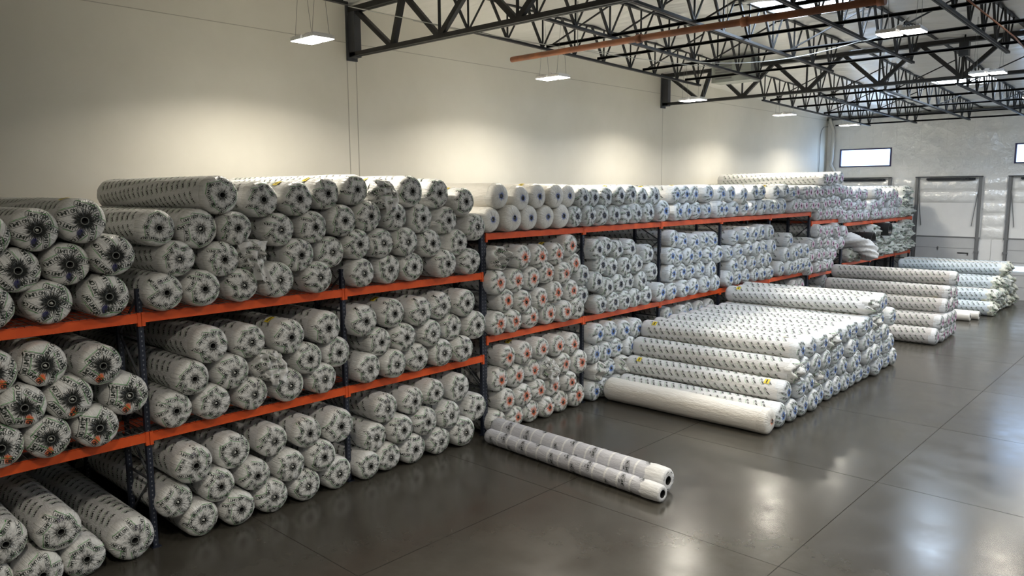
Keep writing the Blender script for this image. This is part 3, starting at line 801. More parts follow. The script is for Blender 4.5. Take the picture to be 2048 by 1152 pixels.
def bodies(f, p):
    if (f, p) not in BODIES: BODIES[f, p] = [body_mesh(f, hash_(f + p) + i, p) for i in range(3)]
    return BODIES[f, p]
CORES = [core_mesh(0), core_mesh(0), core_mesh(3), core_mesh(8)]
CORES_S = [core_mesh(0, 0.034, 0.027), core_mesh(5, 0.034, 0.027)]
TAGS = [tag_mesh(-0.42, math.radians(52)), tag_mesh(-0.42, math.radians(115))]
TAGL = tag_mesh(-RL + 0.55, math.radians(125)); TAGR = tag_mesh(-0.42, math.radians(125)); TAGRT = tag_mesh(-0.42, math.radians(70))
RN = random.Random(11)
SMALL = {}
def flap_mesh(seed, drop):
    """loose end of the film hanging over the roll face"""
    rnd = random.Random(seed); b = MB(); nu, nv = 28, 34; ph = [rnd.uniform(0, 6.28) for _ in range(8)]
    def P(u, v):      # u across, v down, both 0..1
        z = 0.26 - v * drop; w = 0.25 + 0.05 * math.sin(v * 5 + ph[0]) - 0.10 * v
        y = (u - 0.5) * 2 * w + 0.05 * math.sin(v * 4 + ph[1]) + 0.10 * v
        x = 0.045 + 0.05 * math.sin(u * 9 + ph[2] + v * 3) * v + 0.03 * math.sin(u * 17 + v * 7 + ph[3]) + 0.015 * math.sin(v * 23 + u * 5 + ph[4]) + 0.05 * v - 0.05 * (abs(u - .5) * 2) ** 3
        return (x, y, z + 0.04 * math.sin(u * 6 + ph[5]) * v)
    for i in range(nv + 1):
        for j in range(nu + 1): b.v.append(P(j / nu, i / nv))
    for i in range(nv):
        for j in range(nu):
            a = i * (nu + 1) + j; b.f.append((a, a + 1, a + nu + 2, a + nu + 1)); b.m.append(0); b.sm.append(True)
    for (cu, cv, ro) in ((.35, .16, .1), (.7, .3, 1.4), (.3, .45, -.2), (.65, .58, .3), (.4, .78, 2.9)):
        def fn(u, v, cu=cu, cv=cv):
            p = P(min(max(cu + u / .5, 0), 1), min(max(cv - v / drop, 0), 1)); return (p[0] + 0.006, p[1], p[2])
        put_strokes(b, logo(0.030, True, False, True), fn, ro, (1, 2), 0.02)
    return b.mesh('loose_flap', [M['film'], M['ink'], M['green']])
FLAPS = [flap_mesh(3, 0.78), flap_mesh(6, 0.60)]
def roll(kind, x, y, z, r, label, group, torn=False, rx=None, tags=(), length=None, rz=0.0, small=False, number=None, flap=None):
    name, adj, em, fm, pr, plain = KINDS[kind]
    E_ = ends(kind); ev = ENDS[kind + 't'] if torn else E_
    em_ = RN.choice(ev); bm_ = RN.choice(bodies(fm, pr))
    rx = RN.uniform(0, 6.28) if rx is None else rx
    s = r / R0 * 0.98
    if small:   # a copy too small in the photo to show its parts: one mesh
        key = (em_.name, bm_.name, torn)
        if key not in SMALL:
            SMALL[key] = join_meshes([em_, bm_] + ([] if torn else [CORES_S[0]]))
        e = bpy.data.objects.new(name, SMALL[key]); COL.objects.link(e)
    else:
        e = empty(name)
        link('film_wrap', bm_, e); link('gathered_end', em_, e)
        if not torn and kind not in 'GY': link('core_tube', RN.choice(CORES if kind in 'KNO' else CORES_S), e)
        if torn and flap is not None: link('loose_flap', FLAPS[flap], e)
        for t in tags: link('yellow_tag', t, e)
        if number: link('marker_number', number, e)
    e.location = (x, y, z); e.rotation_euler = (rx, 0, rz); e.scale = ((length or RL) / RL, s, s)
    tag(e, label, 'roll', group)
    return e
def join_meshes(ms):
    b = MB(); mats = []
    for me in ms:
        k = len(b.v); mp = []
        for m in me.materials:
            if m not in mats: mats.append(m)
            mp.append(mats.index(m))
        b.v += [tuple(v.co) for v in me.vertices]
        for p in me.polygons:
            b.f.append(tuple(k + i for i in p.vertices)); b.m.append(mp[p.material_index]); b.sm.append(p.use_smooth)
    return b.mesh('wrapped_roll', mats)

# x of the front face, y, z of the axis, radius; 1 = torn or crumpled end. rows from the bottom up, left to right
ROLLS = {
 'b0_up': [[(-11.79,2.629,4.094,0.309), (-11.77,3.336,4.095,0.310), (-11.73,4.075,4.109,0.324)],
   [(-11.82,2.983,4.572,0.314), (-11.78,3.608,4.611,0.303), (-11.68,4.189,4.705,0.307)],
   [(-11.70,2.633,5.060,0.308), (-11.73,3.230,5.113,0.302)],
   [(-11.73,3.827,5.216,0.326)],
   ],
 'b0_mid': [[(-11.75,2.586,2.212,0.312), (-11.73,3.178,2.200,0.300), (-11.71,3.804,2.210,0.310)],
   [(-11.78,2.252,2.693,0.303), (-11.70,2.886,2.714,0.307), (-11.72,3.484,2.706,0.315), (-11.72,4.255,2.600,0.316)],
   [(-11.76,2.586,3.233,0.314), (-11.76,3.193,3.239,0.316), (-11.70,3.914,3.116,0.301)],
   ],
 'b0_low': [[(-11.80,2.343,0.314,0.298), (-11.68,2.921,0.302,0.302), (-11.73,3.503,0.300,0.300), (-11.75,4.186,0.341,0.341)],
   [(-11.77,2.536,0.868,0.305), (-11.74,3.202,0.823,0.311)],
   ],
 'b1_up': [[(-11.72,4.898,4.083,0.298), (-11.70,5.491,4.084,0.299), (-11.73,6.175,4.070,0.285), (-11.70,6.818,4.101,0.316), (-11.69,7.615,4.077,0.292)],
   [(-11.72,5.128,4.586,0.285), (-11.70,5.844,4.526,0.292), (-11.78,6.399,4.561,0.283,1), (-11.70,7.247,4.503,0.299), (-11.81,7.966,4.502,0.296)],
   [(-11.76,4.865,5.069,0.285), (-11.78,5.510,5.032,0.321), (-11.70,6.102,5.018,0.282), (-11.73,6.900,4.956,0.292), (-11.72,7.565,4.976,0.291), (-11.70,8.178,5.071,0.299)],
   [(-11.75,5.885,5.556,0.319), (-11.78,6.623,5.475,0.312), (-11.74,7.286,5.481,0.307), (-11.79,7.896,5.565,0.293)],
   ],
 'b2_up': [[(-11.73,8.594,4.069,0.284), (-11.81,9.280,4.082,0.297), (-11.78,9.855,4.083,0.298), (-11.69,10.691,4.084,0.299), (-11.76,11.479,4.076,0.291)],
   [(-11.73,8.516,4.619,0.292), (-11.74,9.080,4.605,0.292), (-11.69,9.643,4.604,0.291), (-11.76,10.338,4.529,0.294), (-11.79,11.126,4.504,0.287)],
   [(-11.68,8.748,5.132,0.291), (-11.74,9.429,5.111,0.282), (-11.76,10.094,5.048,0.300), (-11.82,10.845,4.987,0.292), (-11.73,11.601,4.815,0.302)],
   [(-11.73,8.490,5.629,0.290), (-11.72,9.110,5.559,0.288,1), (-11.72,9.797,5.590,0.322), (-11.82,10.603,5.543,0.313), (-11.73,11.269,5.367,0.298)],
   ],
 'b1_mid': [[(-11.78,4.955,2.197,0.297), (-11.74,5.581,2.195,0.295), (-11.77,6.279,2.191,0.291), (-11.77,6.975,2.207,0.307), (-11.78,7.683,2.193,0.293)],
   [(-11.71,5.241,2.670,0.286), (-11.74,5.931,2.641,0.299), (-11.78,6.602,2.637,0.290,1), (-11.71,7.350,2.634,0.290), (-11.79,8.016,2.631,0.294)],
   [(-11.72,5.571,3.153,0.311), (-11.77,6.277,3.099,0.296), (-11.70,6.981,3.085,0.314), (-11.70,7.747,3.143,0.310)],
   ],
 'b2_mid': [[(-11.77,8.694,2.202,0.302), (-11.70,9.294,2.195,0.295), (-11.79,9.952,2.202,0.302), (-11.75,10.597,2.202,0.302), (-11.71,11.175,2.196,0.296)],
   [(-11.79,8.996,2.675,0.287), (-11.71,9.561,2.690,0.293), (-11.71,10.266,2.671,0.288), (-11.80,10.930,2.700,0.287), (-11.71,11.559,2.668,0.321)],
   [(-11.77,8.628,3.142,0.318), (-11.76,9.311,3.205,0.299), (-11.69,9.972,3.170,0.309), (-11.82,10.658,3.195,0.298), (-11.70,11.237,3.201,0.302)],
   ],
 'b1_low': [[(-11.76,5.270,0.302,0.302), (-11.69,5.890,0.299,0.299), (-11.72,6.531,0.307,0.307), (-11.73,7.213,0.300,0.300), (-11.78,7.922,0.317,0.317)],
   [(-11.79,4.889,0.715,0.285), (-11.74,5.586,0.775,0.287), (-11.71,6.225,0.784,0.282), (-11.69,6.888,0.767,0.294), (-11.69,7.545,0.767,0.297)],
   [(-11.69,5.171,1.266,0.323), (-11.82,5.904,1.261,0.312), (-11.80,6.629,1.270,0.292), (-11.73,7.286,1.272,0.291), (-11.76,7.978,1.229,0.332)],
   ],
 'b2_low': [[(-11.73,8.598,0.288,0.288), (-11.78,9.138,0.310,0.297), (-11.75,9.751,0.321,0.321), (-11.77,10.481,0.301,0.301), (-11.75,11.189,0.332,0.332)],
   [(-11.80,8.817,0.794,0.295), (-11.69,9.411,0.829,0.301), (-11.70,10.068,0.839,0.306), (-11.73,10.756,0.818,0.308), (-11.81,11.627,0.782,0.321)],
   [(-11.78,9.093,1.317,0.303), (-11.76,9.771,1.334,0.290), (-11.71,10.318,1.405,0.282), (-11.81,11.109,1.337,0.316)],
   ],
 'b3_up': [[(-11.80,12.146,4.951,0.291), (-11.68,12.723,4.966,0.306), (-11.81,13.438,4.959,0.299), (-11.78,14.010,4.956,0.296), (-11.77,14.587,4.962,0.302)],
   [(-11.74,12.355,5.475,0.297), (-11.79,13.119,5.418,0.296), (-11.80,13.728,5.454,0.300), (-11.72,14.305,5.452,0.297), (-11.81,14.877,5.445,0.293)],
   ],
 'b4_up': [[(-11.77,15.144,4.935,0.275), (-11.71,15.665,4.931,0.271), (-11.71,16.191,4.935,0.275), (-11.76,16.813,4.931,0.271), (-11.75,17.335,4.936,0.276), (-11.76,17.868,4.936,0.276), (-11.76,18.476,4.944,0.284)],
   [(-11.74,15.418,5.395,0.276), (-11.81,15.924,5.393,0.272), (-11.76,16.428,5.405,0.279), (-11.69,16.930,5.435,0.271), (-11.69,17.459,5.458,0.278), (-11.78,18.154,5.384,0.278), (-11.80,18.810,5.391,0.298)],
   ],
 'b5_up': [[(-11.73,19.226,4.975,0.315), (-11.71,19.986,4.936,0.276), (-11.72,20.516,4.934,0.274), (-11.81,21.239,4.938,0.278), (-11.82,21.917,4.928,0.268), (-11.71,22.538,4.939,0.279), (-11.81,23.052,4.926,0.266), (-11.70,23.567,4.928,0.268), (-11.82,24.496,4.945,0.285), (-11.80,25.168,4.938,0.278), (-11.73,25.705,4.938,0.278), (-11.69,26.267,4.946,0.274), (-11.71,26.788,4.933,0.265), (-11.71,27.342,4.952,0.292)],
   [(-11.72,19.835,5.431,0.267), (-11.72,20.365,5.442,0.280), (-11.81,21.059,5.435,0.273), (-11.74,21.851,5.452,0.281), (-11.79,22.771,5.433,0.288), (-11.79,23.431,5.434,0.278), (-11.71,24.174,5.379,0.277), (-11.77,25.122,5.463,0.272), (-11.77,25.674,5.461,0.271), (-11.81,26.939,5.446,0.273), (-11.68,27.462,5.484,0.271), (-11.72,28.132,5.387,0.272)],
   ],
 'b7_up': [[(-11.72,28.392,4.937,0.277), (-11.73,28.924,4.933,0.273), (-11.75,29.453,4.935,0.275), (-11.69,29.975,4.927,0.267)],
   [(-11.81,28.747,5.436,0.277), (-11.69,29.277,5.411,0.273), (-11.76,29.880,5.436,0.276)],
   ],
 'b8_up': [[(-11.79,31.031,4.559,0.269), (-11.79,31.678,4.564,0.274), (-11.78,32.157,4.558,0.268), (-11.72,32.687,4.570,0.280), (-11.78,33.351,4.566,0.276)],
   [(-11.76,30.650,4.912,0.279), (-11.74,31.363,4.949,0.269), (-11.79,31.940,5.000,0.265), (-11.75,32.455,5.029,0.271), (-11.80,33.030,4.977,0.271)],
   [(-11.77,30.537,5.436,0.277), (-11.80,31.135,5.427,0.281), (-11.75,31.657,5.430,0.274), (-11.75,32.154,5.479,0.278), (-11.70,32.686,5.517,0.274), (-11.75,33.220,5.465,0.276)],
   [(-11.70,31.311,5.932,0.271), (-11.72,31.884,5.926,0.280), (-11.75,32.451,5.984,0.268), (-11.79,33.216,5.999,0.276)],
   ],
 'b9_up': [[(-11.73,33.732,4.370,0.280), (-11.70,34.371,4.359,0.269), (-11.79,35.384,4.364,0.274), (-11.79,35.894,4.366,0.276), (-11.70,36.429,4.369,0.279)],
   [(-11.78,33.876,4.871,0.279), (-11.78,34.400,4.875,0.272), (-11.72,34.889,4.702,0.266), (-11.81,35.699,4.839,0.278), (-11.78,36.229,4.847,0.270)],
   [(-11.74,33.743,5.406,0.296), (-11.82,34.459,5.393,0.270), (-11.76,34.985,5.229,0.289), (-11.79,35.499,5.351,0.274), (-11.69,36.023,5.304,0.271)],
   ],
 'b10_up': [[(-11.74,37.454,4.357,0.267), (-11.78,38.050,4.366,0.276), (-11.80,38.516,4.369,0.279), (-11.69,39.005,4.356,0.266), (-11.69,39.521,4.361,0.271), (-11.71,40.256,4.367,0.277), (-11.78,41.053,4.366,0.276)],
   [(-11.73,37.065,4.701,0.278), (-11.78,37.703,4.826,0.277), (-11.69,38.354,4.835,0.276), (-11.74,39.790,4.789,0.266), (-11.75,40.299,4.884,0.270), (-11.72,41.209,4.866,0.276)],
   [(-11.74,37.641,5.349,0.268), (-11.73,38.164,5.329,0.275), (-11.79,38.952,5.162,0.313), (-11.73,39.500,5.217,0.267), (-11.69,40.007,5.307,0.267), (-11.77,40.739,5.179,0.279)],
   ],
 'b3_mid': [[(-11.74,12.303,2.598,0.283), (-11.73,12.802,2.596,0.281), (-11.78,13.470,2.591,0.276), (-11.81,14.151,2.600,0.285), (-11.71,14.676,2.597,0.282), (-11.72,15.180,2.594,0.279)],
   [(-11.78,12.600,3.090,0.280), (-11.70,13.128,3.020,0.274), (-11.75,13.787,3.008,0.277), (-11.71,14.312,3.112,0.279), (-11.77,14.999,3.083,0.280)],
   [(-11.74,12.306,3.535,0.286), (-11.77,12.935,3.525,0.287), (-11.80,13.530,3.521,0.286), (-11.81,14.098,3.608,0.275), (-11.71,14.637,3.554,0.285), (-11.79,15.120,3.760,0.276)],
   [(-11.76,12.402,4.075,0.286,1), (-11.71,13.107,4.058,0.293), (-11.74,13.758,4.031,0.292), (-11.76,14.406,4.046,0.276), (-11.75,14.917,4.219,0.283)],
   ],
 'b4_mid': [[(-11.79,15.451,2.911,0.269), (-11.71,16.157,2.591,0.265), (-11.71,16.737,2.594,0.279), (-11.69,17.268,2.586,0.271), (-11.74,17.848,2.589,0.274), (-11.73,18.384,2.596,0.281)],
   [(-11.72,15.990,3.213,0.270), (-11.70,16.447,3.026,0.273), (-11.74,17.026,3.052,0.277), (-11.82,17.585,3.052,0.277), (-11.73,18.116,3.049,0.273)],
   [(-11.75,15.448,3.435,0.272), (-11.79,16.267,3.631,0.273), (-11.81,16.791,3.527,0.273), (-11.73,17.316,3.501,0.272), (-11.74,17.892,3.533,0.280), (-11.70,18.612,3.263,0.267)],
   [(-11.71,15.995,4.062,0.275), (-11.81,16.520,4.094,0.271), (-11.79,17.026,3.991,0.266), (-11.74,17.552,3.979,0.280), (-11.77,18.490,3.775,0.279)],
   ],
 'b5_mid': [[(-11.72,19.136,2.609,0.294), (-11.70,19.717,2.589,0.274), (-11.69,20.424,2.591,0.276), (-11.72,21.071,2.585,0.270), (-11.71,21.761,2.595,0.280), (-11.70,22.382,2.587,0.272)],
   [(-11.71,19.703,3.111,0.273), (-11.80,20.427,3.109,0.265), (-11.81,20.956,3.091,0.268), (-11.80,21.558,3.079,0.273), (-11.72,22.134,3.048,0.273)],
   [(-11.76,19.705,3.639,0.275), (-11.78,20.176,3.560,0.272), (-11.71,20.701,3.551,0.271), (-11.79,21.369,3.578,0.279), (-11.72,21.897,3.515,0.271), (-11.77,22.651,3.490,0.301)],
   [(-11.74,19.822,4.140,0.268), (-11.82,20.489,4.030,0.268), (-11.71,21.003,3.978,0.267), (-11.76,21.694,3.997,0.268), (-11.79,22.314,3.952,0.292)],
   ],
 'b6_mid': [[(-11.76,23.429,2.604,0.289), (-11.82,24.145,2.617,0.302), (-11.80,24.731,2.588,0.273), (-11.81,25.449,2.580,0.265), (-11.76,25.962,2.586,0.271), (-11.72,26.480,2.580,0.265)],
   [(-11.76,23.740,3.033,0.271), (-11.82,24.528,3.070,0.280), (-11.79,25.188,3.012,0.266), (-11.75,25.772,3.062,0.267), (-11.73,26.291,3.056,0.270)],
   [(-11.80,23.461,3.472,0.265), (-11.72,23.977,3.498,0.269), (-11.71,24.707,3.571,0.272), (-11.69,25.314,3.513,0.270), (-11.79,26.053,3.521,0.269), (-11.71,26.575,3.499,0.275)],
   [(-11.77,23.773,3.973,0.266), (-11.72,24.445,4.036,0.280), (-11.74,25.117,4.007,0.282), (-11.82,25.850,4.050,0.299), (-11.80,26.558,4.033,0.278)],
   ],
 'b7_mid': [[(-11.81,27.617,2.608,0.293), (-11.69,28.176,2.600,0.285), (-11.68,28.705,2.605,0.290), (-11.71,29.262,2.613,0.298), (-11.69,29.821,2.602,0.282)],
   [(-11.78,27.985,3.117,0.292), (-11.69,28.542,3.121,0.283), (-11.78,29.190,3.178,0.296), (-11.80,29.871,3.151,0.289)],
   [(-11.77,28.183,3.647,0.294)],
   ],
 'b8_mid': [[(-11.69,30.070,2.412,0.267), (-11.72,31.028,2.422,0.277), (-11.70,31.722,2.419,0.274), (-11.69,32.248,2.416,0.271)],
   [(-11.76,30.282,2.870,0.268), (-11.71,30.838,2.908,0.272), (-11.78,31.526,2.902,0.267), (-11.72,32.051,2.888,0.275), (-11.72,32.595,2.826,0.274)],
   [(-11.75,30.283,3.387,0.267), (-11.72,31.017,3.390,0.265), (-11.75,31.813,3.359,0.277), (-11.73,32.376,3.296,0.266), (-11.79,33.006,3.149,0.278), (-11.73,33.536,3.257,0.279)],
   [(-11.70,30.875,3.889,0.272), (-11.69,31.498,3.790,0.277), (-11.77,32.270,3.804,0.271), (-11.69,32.756,3.887,0.266), (-11.81,33.211,3.638,0.271), (-11.74,33.864,3.697,0.290)],
   ],
 'b3_low': [[(-11.81,12.304,0.287,0.284), (-11.79,12.922,0.274,0.274), (-11.80,13.488,0.284,0.284), (-11.74,14.027,0.273,0.273), (-11.79,14.616,0.289,0.289), (-11.79,15.259,0.320,0.320)],
   [(-11.76,12.598,0.746,0.286), (-11.74,13.165,0.752,0.286), (-11.75,13.708,0.772,0.276), (-11.80,14.322,0.740,0.274), (-11.70,14.862,0.770,0.275)],
   [(-11.82,12.405,1.269,0.289), (-11.79,12.963,1.264,0.288), (-11.81,13.558,1.291,0.281), (-11.79,14.101,1.229,0.287,1), (-11.73,14.652,1.264,0.284), (-11.71,15.284,1.205,0.320), (-11.77,16.003,1.291,0.283)],
   [(-11.76,12.612,1.774,0.275), (-11.70,13.150,1.784,0.283), (-11.71,13.764,1.792,0.277), (-11.74,14.422,1.759,0.281), (-11.72,14.982,1.718,0.297)],
   ],
 'b4_low': [[(-11.77,16.001,0.281,0.281), (-11.81,16.497,0.282,0.282), (-11.72,17.040,0.280,0.280)],
   [(-11.73,16.147,0.790,0.283,1), (-11.79,16.677,0.782,0.279), (-11.68,17.214,0.787,0.279,1)],
   [(-11.76,16.507,1.282,0.275), (-11.79,17.031,1.293,0.276), (-11.69,17.572,1.264,0.285)],
   [(-11.70,16.046,1.819,0.290), (-11.73,16.672,1.800,0.289), (-11.74,17.322,1.750,0.280), (-11.69,17.870,1.731,0.288)],
   ],
 'b5_low': [[(-11.96,19.818,0.299,0.299), (-11.93,20.416,0.309,0.309), (-12.05,21.032,0.310,0.310), (-12.03,21.644,0.309,0.309), (-12.07,22.281,0.304,0.304), (-12.01,22.846,0.294,0.294)],
   [(-11.96,20.095,0.797,0.293), (-12.03,20.713,0.796,0.286), (-12.06,21.337,0.794,0.286), (-11.92,21.970,0.792,0.290), (-12.02,22.598,0.792,0.290)],
   [(-12.01,19.785,1.268,0.291), (-12.02,20.420,1.269,0.290), (-12.01,21.052,1.268,0.286), (-12.03,21.674,1.267,0.290), (-12.08,22.272,1.272,0.297), (-11.99,22.859,1.275,0.281)],
   [(-12.05,20.087,1.746,0.293), (-11.92,20.731,1.746,0.298), (-12.07,21.353,1.750,0.303), (-12.01,21.949,1.751,0.287), (-11.99,22.574,1.746,0.286)],
   ],
 'b7_low': [[(-12.04,28.984,0.301,0.301), (-12.04,29.661,0.295,0.295), (-11.98,30.233,0.297,0.297)],
   [(-11.95,29.308,0.792,0.301), (-11.96,29.940,0.793,0.285)],
   [(-11.95,29.008,1.275,0.288), (-12.05,29.650,1.272,0.295), (-11.94,30.232,1.262,0.287)],
   [(-11.97,29.317,1.747,0.297), (-11.98,29.964,1.757,0.296)],
   ],
 'b8_low': [[(-12.05,31.997,0.305,0.305), (-11.92,32.607,0.306,0.306)],
   [(-12.02,32.302,0.795,0.293)],
   [(-12.01,31.996,1.264,0.288), (-12.03,32.638,1.266,0.299)],
   [(-11.94,32.305,1.726,0.289)],
   ],
 'pile1': [[(-7.13,16.413,0.313,0.313), (-7.14,17.061,0.306,0.306), (-7.12,17.690,0.287,0.287), (-7.12,18.317,0.286,0.286), (-7.09,18.905,0.288,0.288), (-7.20,19.539,0.294,0.294), (-7.17,20.147,0.288,0.288), (-7.19,20.753,0.286,0.286), (-7.18,21.369,0.293,0.293), (-7.21,21.956,0.289,0.289), (-7.22,22.561,0.295,0.295), (-7.22,23.169,0.287,0.287), (-7.10,23.791,0.295,0.295), (-7.23,24.406,0.288,0.288), (-7.22,25.002,0.290,0.290), (-7.19,25.612,0.285,0.285)],
   [(-7.19,17.448,0.779,0.282), (-7.09,18.078,0.768,0.271), (-7.12,18.656,0.770,0.276), (-7.22,19.284,0.772,0.269), (-7.20,19.899,0.770,0.274), (-7.22,20.511,0.771,0.276), (-7.17,21.125,0.777,0.269), (-7.07,21.703,0.770,0.275), (-7.21,22.319,0.774,0.262), (-7.08,22.925,0.767,0.271), (-7.08,23.533,0.766,0.263), (-7.19,24.176,0.781,0.276), (-7.15,24.761,0.778,0.276), (-7.23,25.384,0.783,0.282)],
   [(-7.10,17.792,1.231,0.293), (-7.14,18.411,1.234,0.268), (-7.10,19.019,1.222,0.269), (-7.08,19.620,1.217,0.270), (-7.08,20.254,1.224,0.263), (-7.19,20.864,1.225,0.264), (-7.07,21.449,1.221,0.261), (-7.21,22.066,1.226,0.274), (-7.10,22.661,1.222,0.274), (-7.15,23.309,1.230,0.271), (-7.14,23.910,1.226,0.262), (-7.13,24.507,1.229,0.263)],
   [(-7.17,18.137,1.683,0.277), (-7.13,18.749,1.677,0.279), (-7.09,19.382,1.692,0.281), (-7.07,19.991,1.674,0.278), (-7.15,20.580,1.667,0.280), (-7.13,21.205,1.680,0.277), (-7.16,21.794,1.688,0.281), (-7.09,22.413,1.689,0.274), (-7.16,23.038,1.674,0.269), (-7.16,23.643,1.654,0.261), (-7.22,24.251,1.677,0.273), (-7.07,24.874,1.666,0.300)],
   [(-7.14,23.099,2.184,0.264), (-7.09,23.729,2.157,0.267), (-7.18,24.335,2.190,0.266)],
   ],
 'pile2': [[(-7.02,29.900,0.308,0.308), (-6.99,30.608,0.287,0.287), (-7.02,31.207,0.274,0.274), (-7.05,31.846,0.278,0.278), (-7.06,32.454,0.281,0.281)],
   [(-7.00,30.344,0.772,0.288), (-6.96,30.979,0.752,0.278), (-6.98,31.609,0.749,0.272), (-7.01,32.197,0.753,0.279)],
   [(-7.03,31.101,1.274,0.279), (-6.99,31.708,1.269,0.278), (-7.02,32.330,1.261,0.265)],
   [(-7.04,31.400,1.721,0.278), (-7.00,32.035,1.684,0.271)],
   [(-6.98,32.049,2.210,0.275)],
   ],
 'pile3': [[(-6.85,38.297,0.316,0.316), (-6.96,38.968,0.305,0.305), (-7.04,39.631,0.316,0.316), (-6.97,40.261,0.309,0.309), (-6.98,40.956,0.310,0.310), (-6.87,41.598,0.312,0.312), (-7.03,42.249,0.307,0.307), (-6.86,42.927,0.301,0.301)],
   [(-7.03,38.650,0.804,0.311), (-6.88,39.295,0.793,0.292), (-6.85,39.964,0.797,0.287), (-7.01,40.633,0.788,0.292), (-7.02,41.275,0.798,0.297), (-6.98,41.943,0.794,0.292), (-6.88,42.616,0.800,0.311)],
   [(-7.04,39.612,1.273,0.304), (-7.01,40.263,1.281,0.303), (-6.89,40.941,1.250,0.285), (-6.87,41.604,1.249,0.284), (-7.01,42.246,1.259,0.285)],
   [(-6.97,40.876,1.801,0.290), (-7.04,41.560,1.807,0.296), (-7.01,42.191,1.810,0.288)],
   ],
 'b10_mid': [[(-11.72,38.365,2.583,0.273,1), (-11.75,39.090,2.592,0.282,1), (-11.72,39.839,2.583,0.273,1), (-11.75,40.631,2.630,0.320,1), (-11.66,41.388,2.592,0.282,1), (-11.73,42.610,2.592,0.282,1)],
   [(-11.78,38.252,3.096,0.282,1), (-11.76,38.825,3.052,0.282,1), (-11.71,39.860,3.106,0.282,1), (-11.69,41.299,3.098,0.282,1), (-11.75,42.295,3.040,0.282,1)],
   [(-11.66,37.650,3.577,0.320,1), (-11.76,39.890,3.642,0.282,1), (-11.67,40.692,3.511,0.320,1), (-11.68,41.979,3.470,0.309,1), (-11.76,42.571,3.659,0.282,1)],
   ],
 'b9_mid': [[(-11.80,35.000,2.640,0.330), (-11.70,35.700,2.640,0.330,1), (-11.70,36.400,2.640,0.330,1), (-11.80,37.100,2.640,0.330,1)],
   ],
 'b11_up': [[(-11.70,41.800,4.393,0.303,1), (-11.77,42.500,4.403,0.313,1), (-11.74,43.200,4.410,0.320,1)],
   [(-11.73,42.000,4.919,0.282,1), (-11.72,42.794,4.892,0.282,1)],
   [(-11.76,42.306,5.382,0.294,1), (-11.84,43.017,5.387,0.282,1)],
   ],
 'b11_mid': [[(-11.75,42.076,2.592,0.282,1), (-11.75,43.085,2.702,0.282,1), (-11.75,43.619,2.604,0.282,1)],
   [(-11.75,42.798,3.163,0.282,1), (-11.75,43.341,3.187,0.282,1)],
   [(-11.75,43.118,3.683,0.282,1)],
   ],
}

# stack: (kind, where, group, fixed roll angle range)
WHERE = {
    'b0_up': ('N', 'upper shelf, first rack bay'), 'b0_mid': ('O', 'middle shelf, first rack bay'), 'b0_low': ('K', 'floor of first rack bay'),
    'b1_up': ('K', 'upper shelf, second rack bay'), 'b1_mid': ('K', 'middle shelf, second rack bay'), 'b1_low': ('K', 'floor of second rack bay'),
    'b2_up': ('K', 'upper shelf, third rack bay'), 'b2_mid': ('K', 'middle shelf, third rack bay'), 'b2_low': ('K', 'floor of third rack bay'),
    'b3_up': ('W', 'top shelf, fourth rack bay'), 'b3_mid': ('R', 'middle shelf, fourth rack bay'), 'b3_low': ('R', 'floor of fourth rack bay'),
    'b4_up': ('D', 'top shelf, fifth rack bay'), 'b4_mid': ('D', 'middle shelf, fifth rack bay'), 'b4_low': ('B', 'floor of fifth rack bay'),
    'b5_up': ('B', 'top shelf, sixth to eighth bays'), 'b5_mid': ('B', 'middle shelf, sixth rack bay'), 'b5_low': ('B', 'floor of sixth rack bay'),
    'b6_mid': ('B', 'middle shelf, seventh rack bay'), 'b7_up': ('P', 'top shelf, eighth rack bay'), 'b7_mid': ('B', 'middle shelf, eighth rack bay'), 'b7_low': ('P', 'floor of eighth rack bay'),
    'b8_up': ('P', 'top shelf, ninth rack bay'), 'b8_mid': ('P', 'middle shelf, ninth rack bay'), 'b8_low': ('P', 'floor of ninth rack bay'),
    'b9_up': ('P', 'top shelf, tenth rack bay'), 'b9_mid': ('G', 'middle shelf, tenth rack bay'), 'b10_up': ('P', 'top shelf, eleventh rack bay'), 'b10_mid': ('G', 'middle shelf, eleventh rack bay'),
    'b11_up': ('G', 'top shelf, last rack bay'), 'b11_mid': ('G', 'middle shelf, last rack bay'),
    'pile1': ('B', 'large printed pile on open floor'), 'pile2': ('Q', 'pinkish-ended pile on open floor'), 'pile3': ('Y', 'farthest bluish pile on open floor')}
NUMS = [number_mesh('57', 1), number_mesh('53', 2), number_mesh('55', 3)]
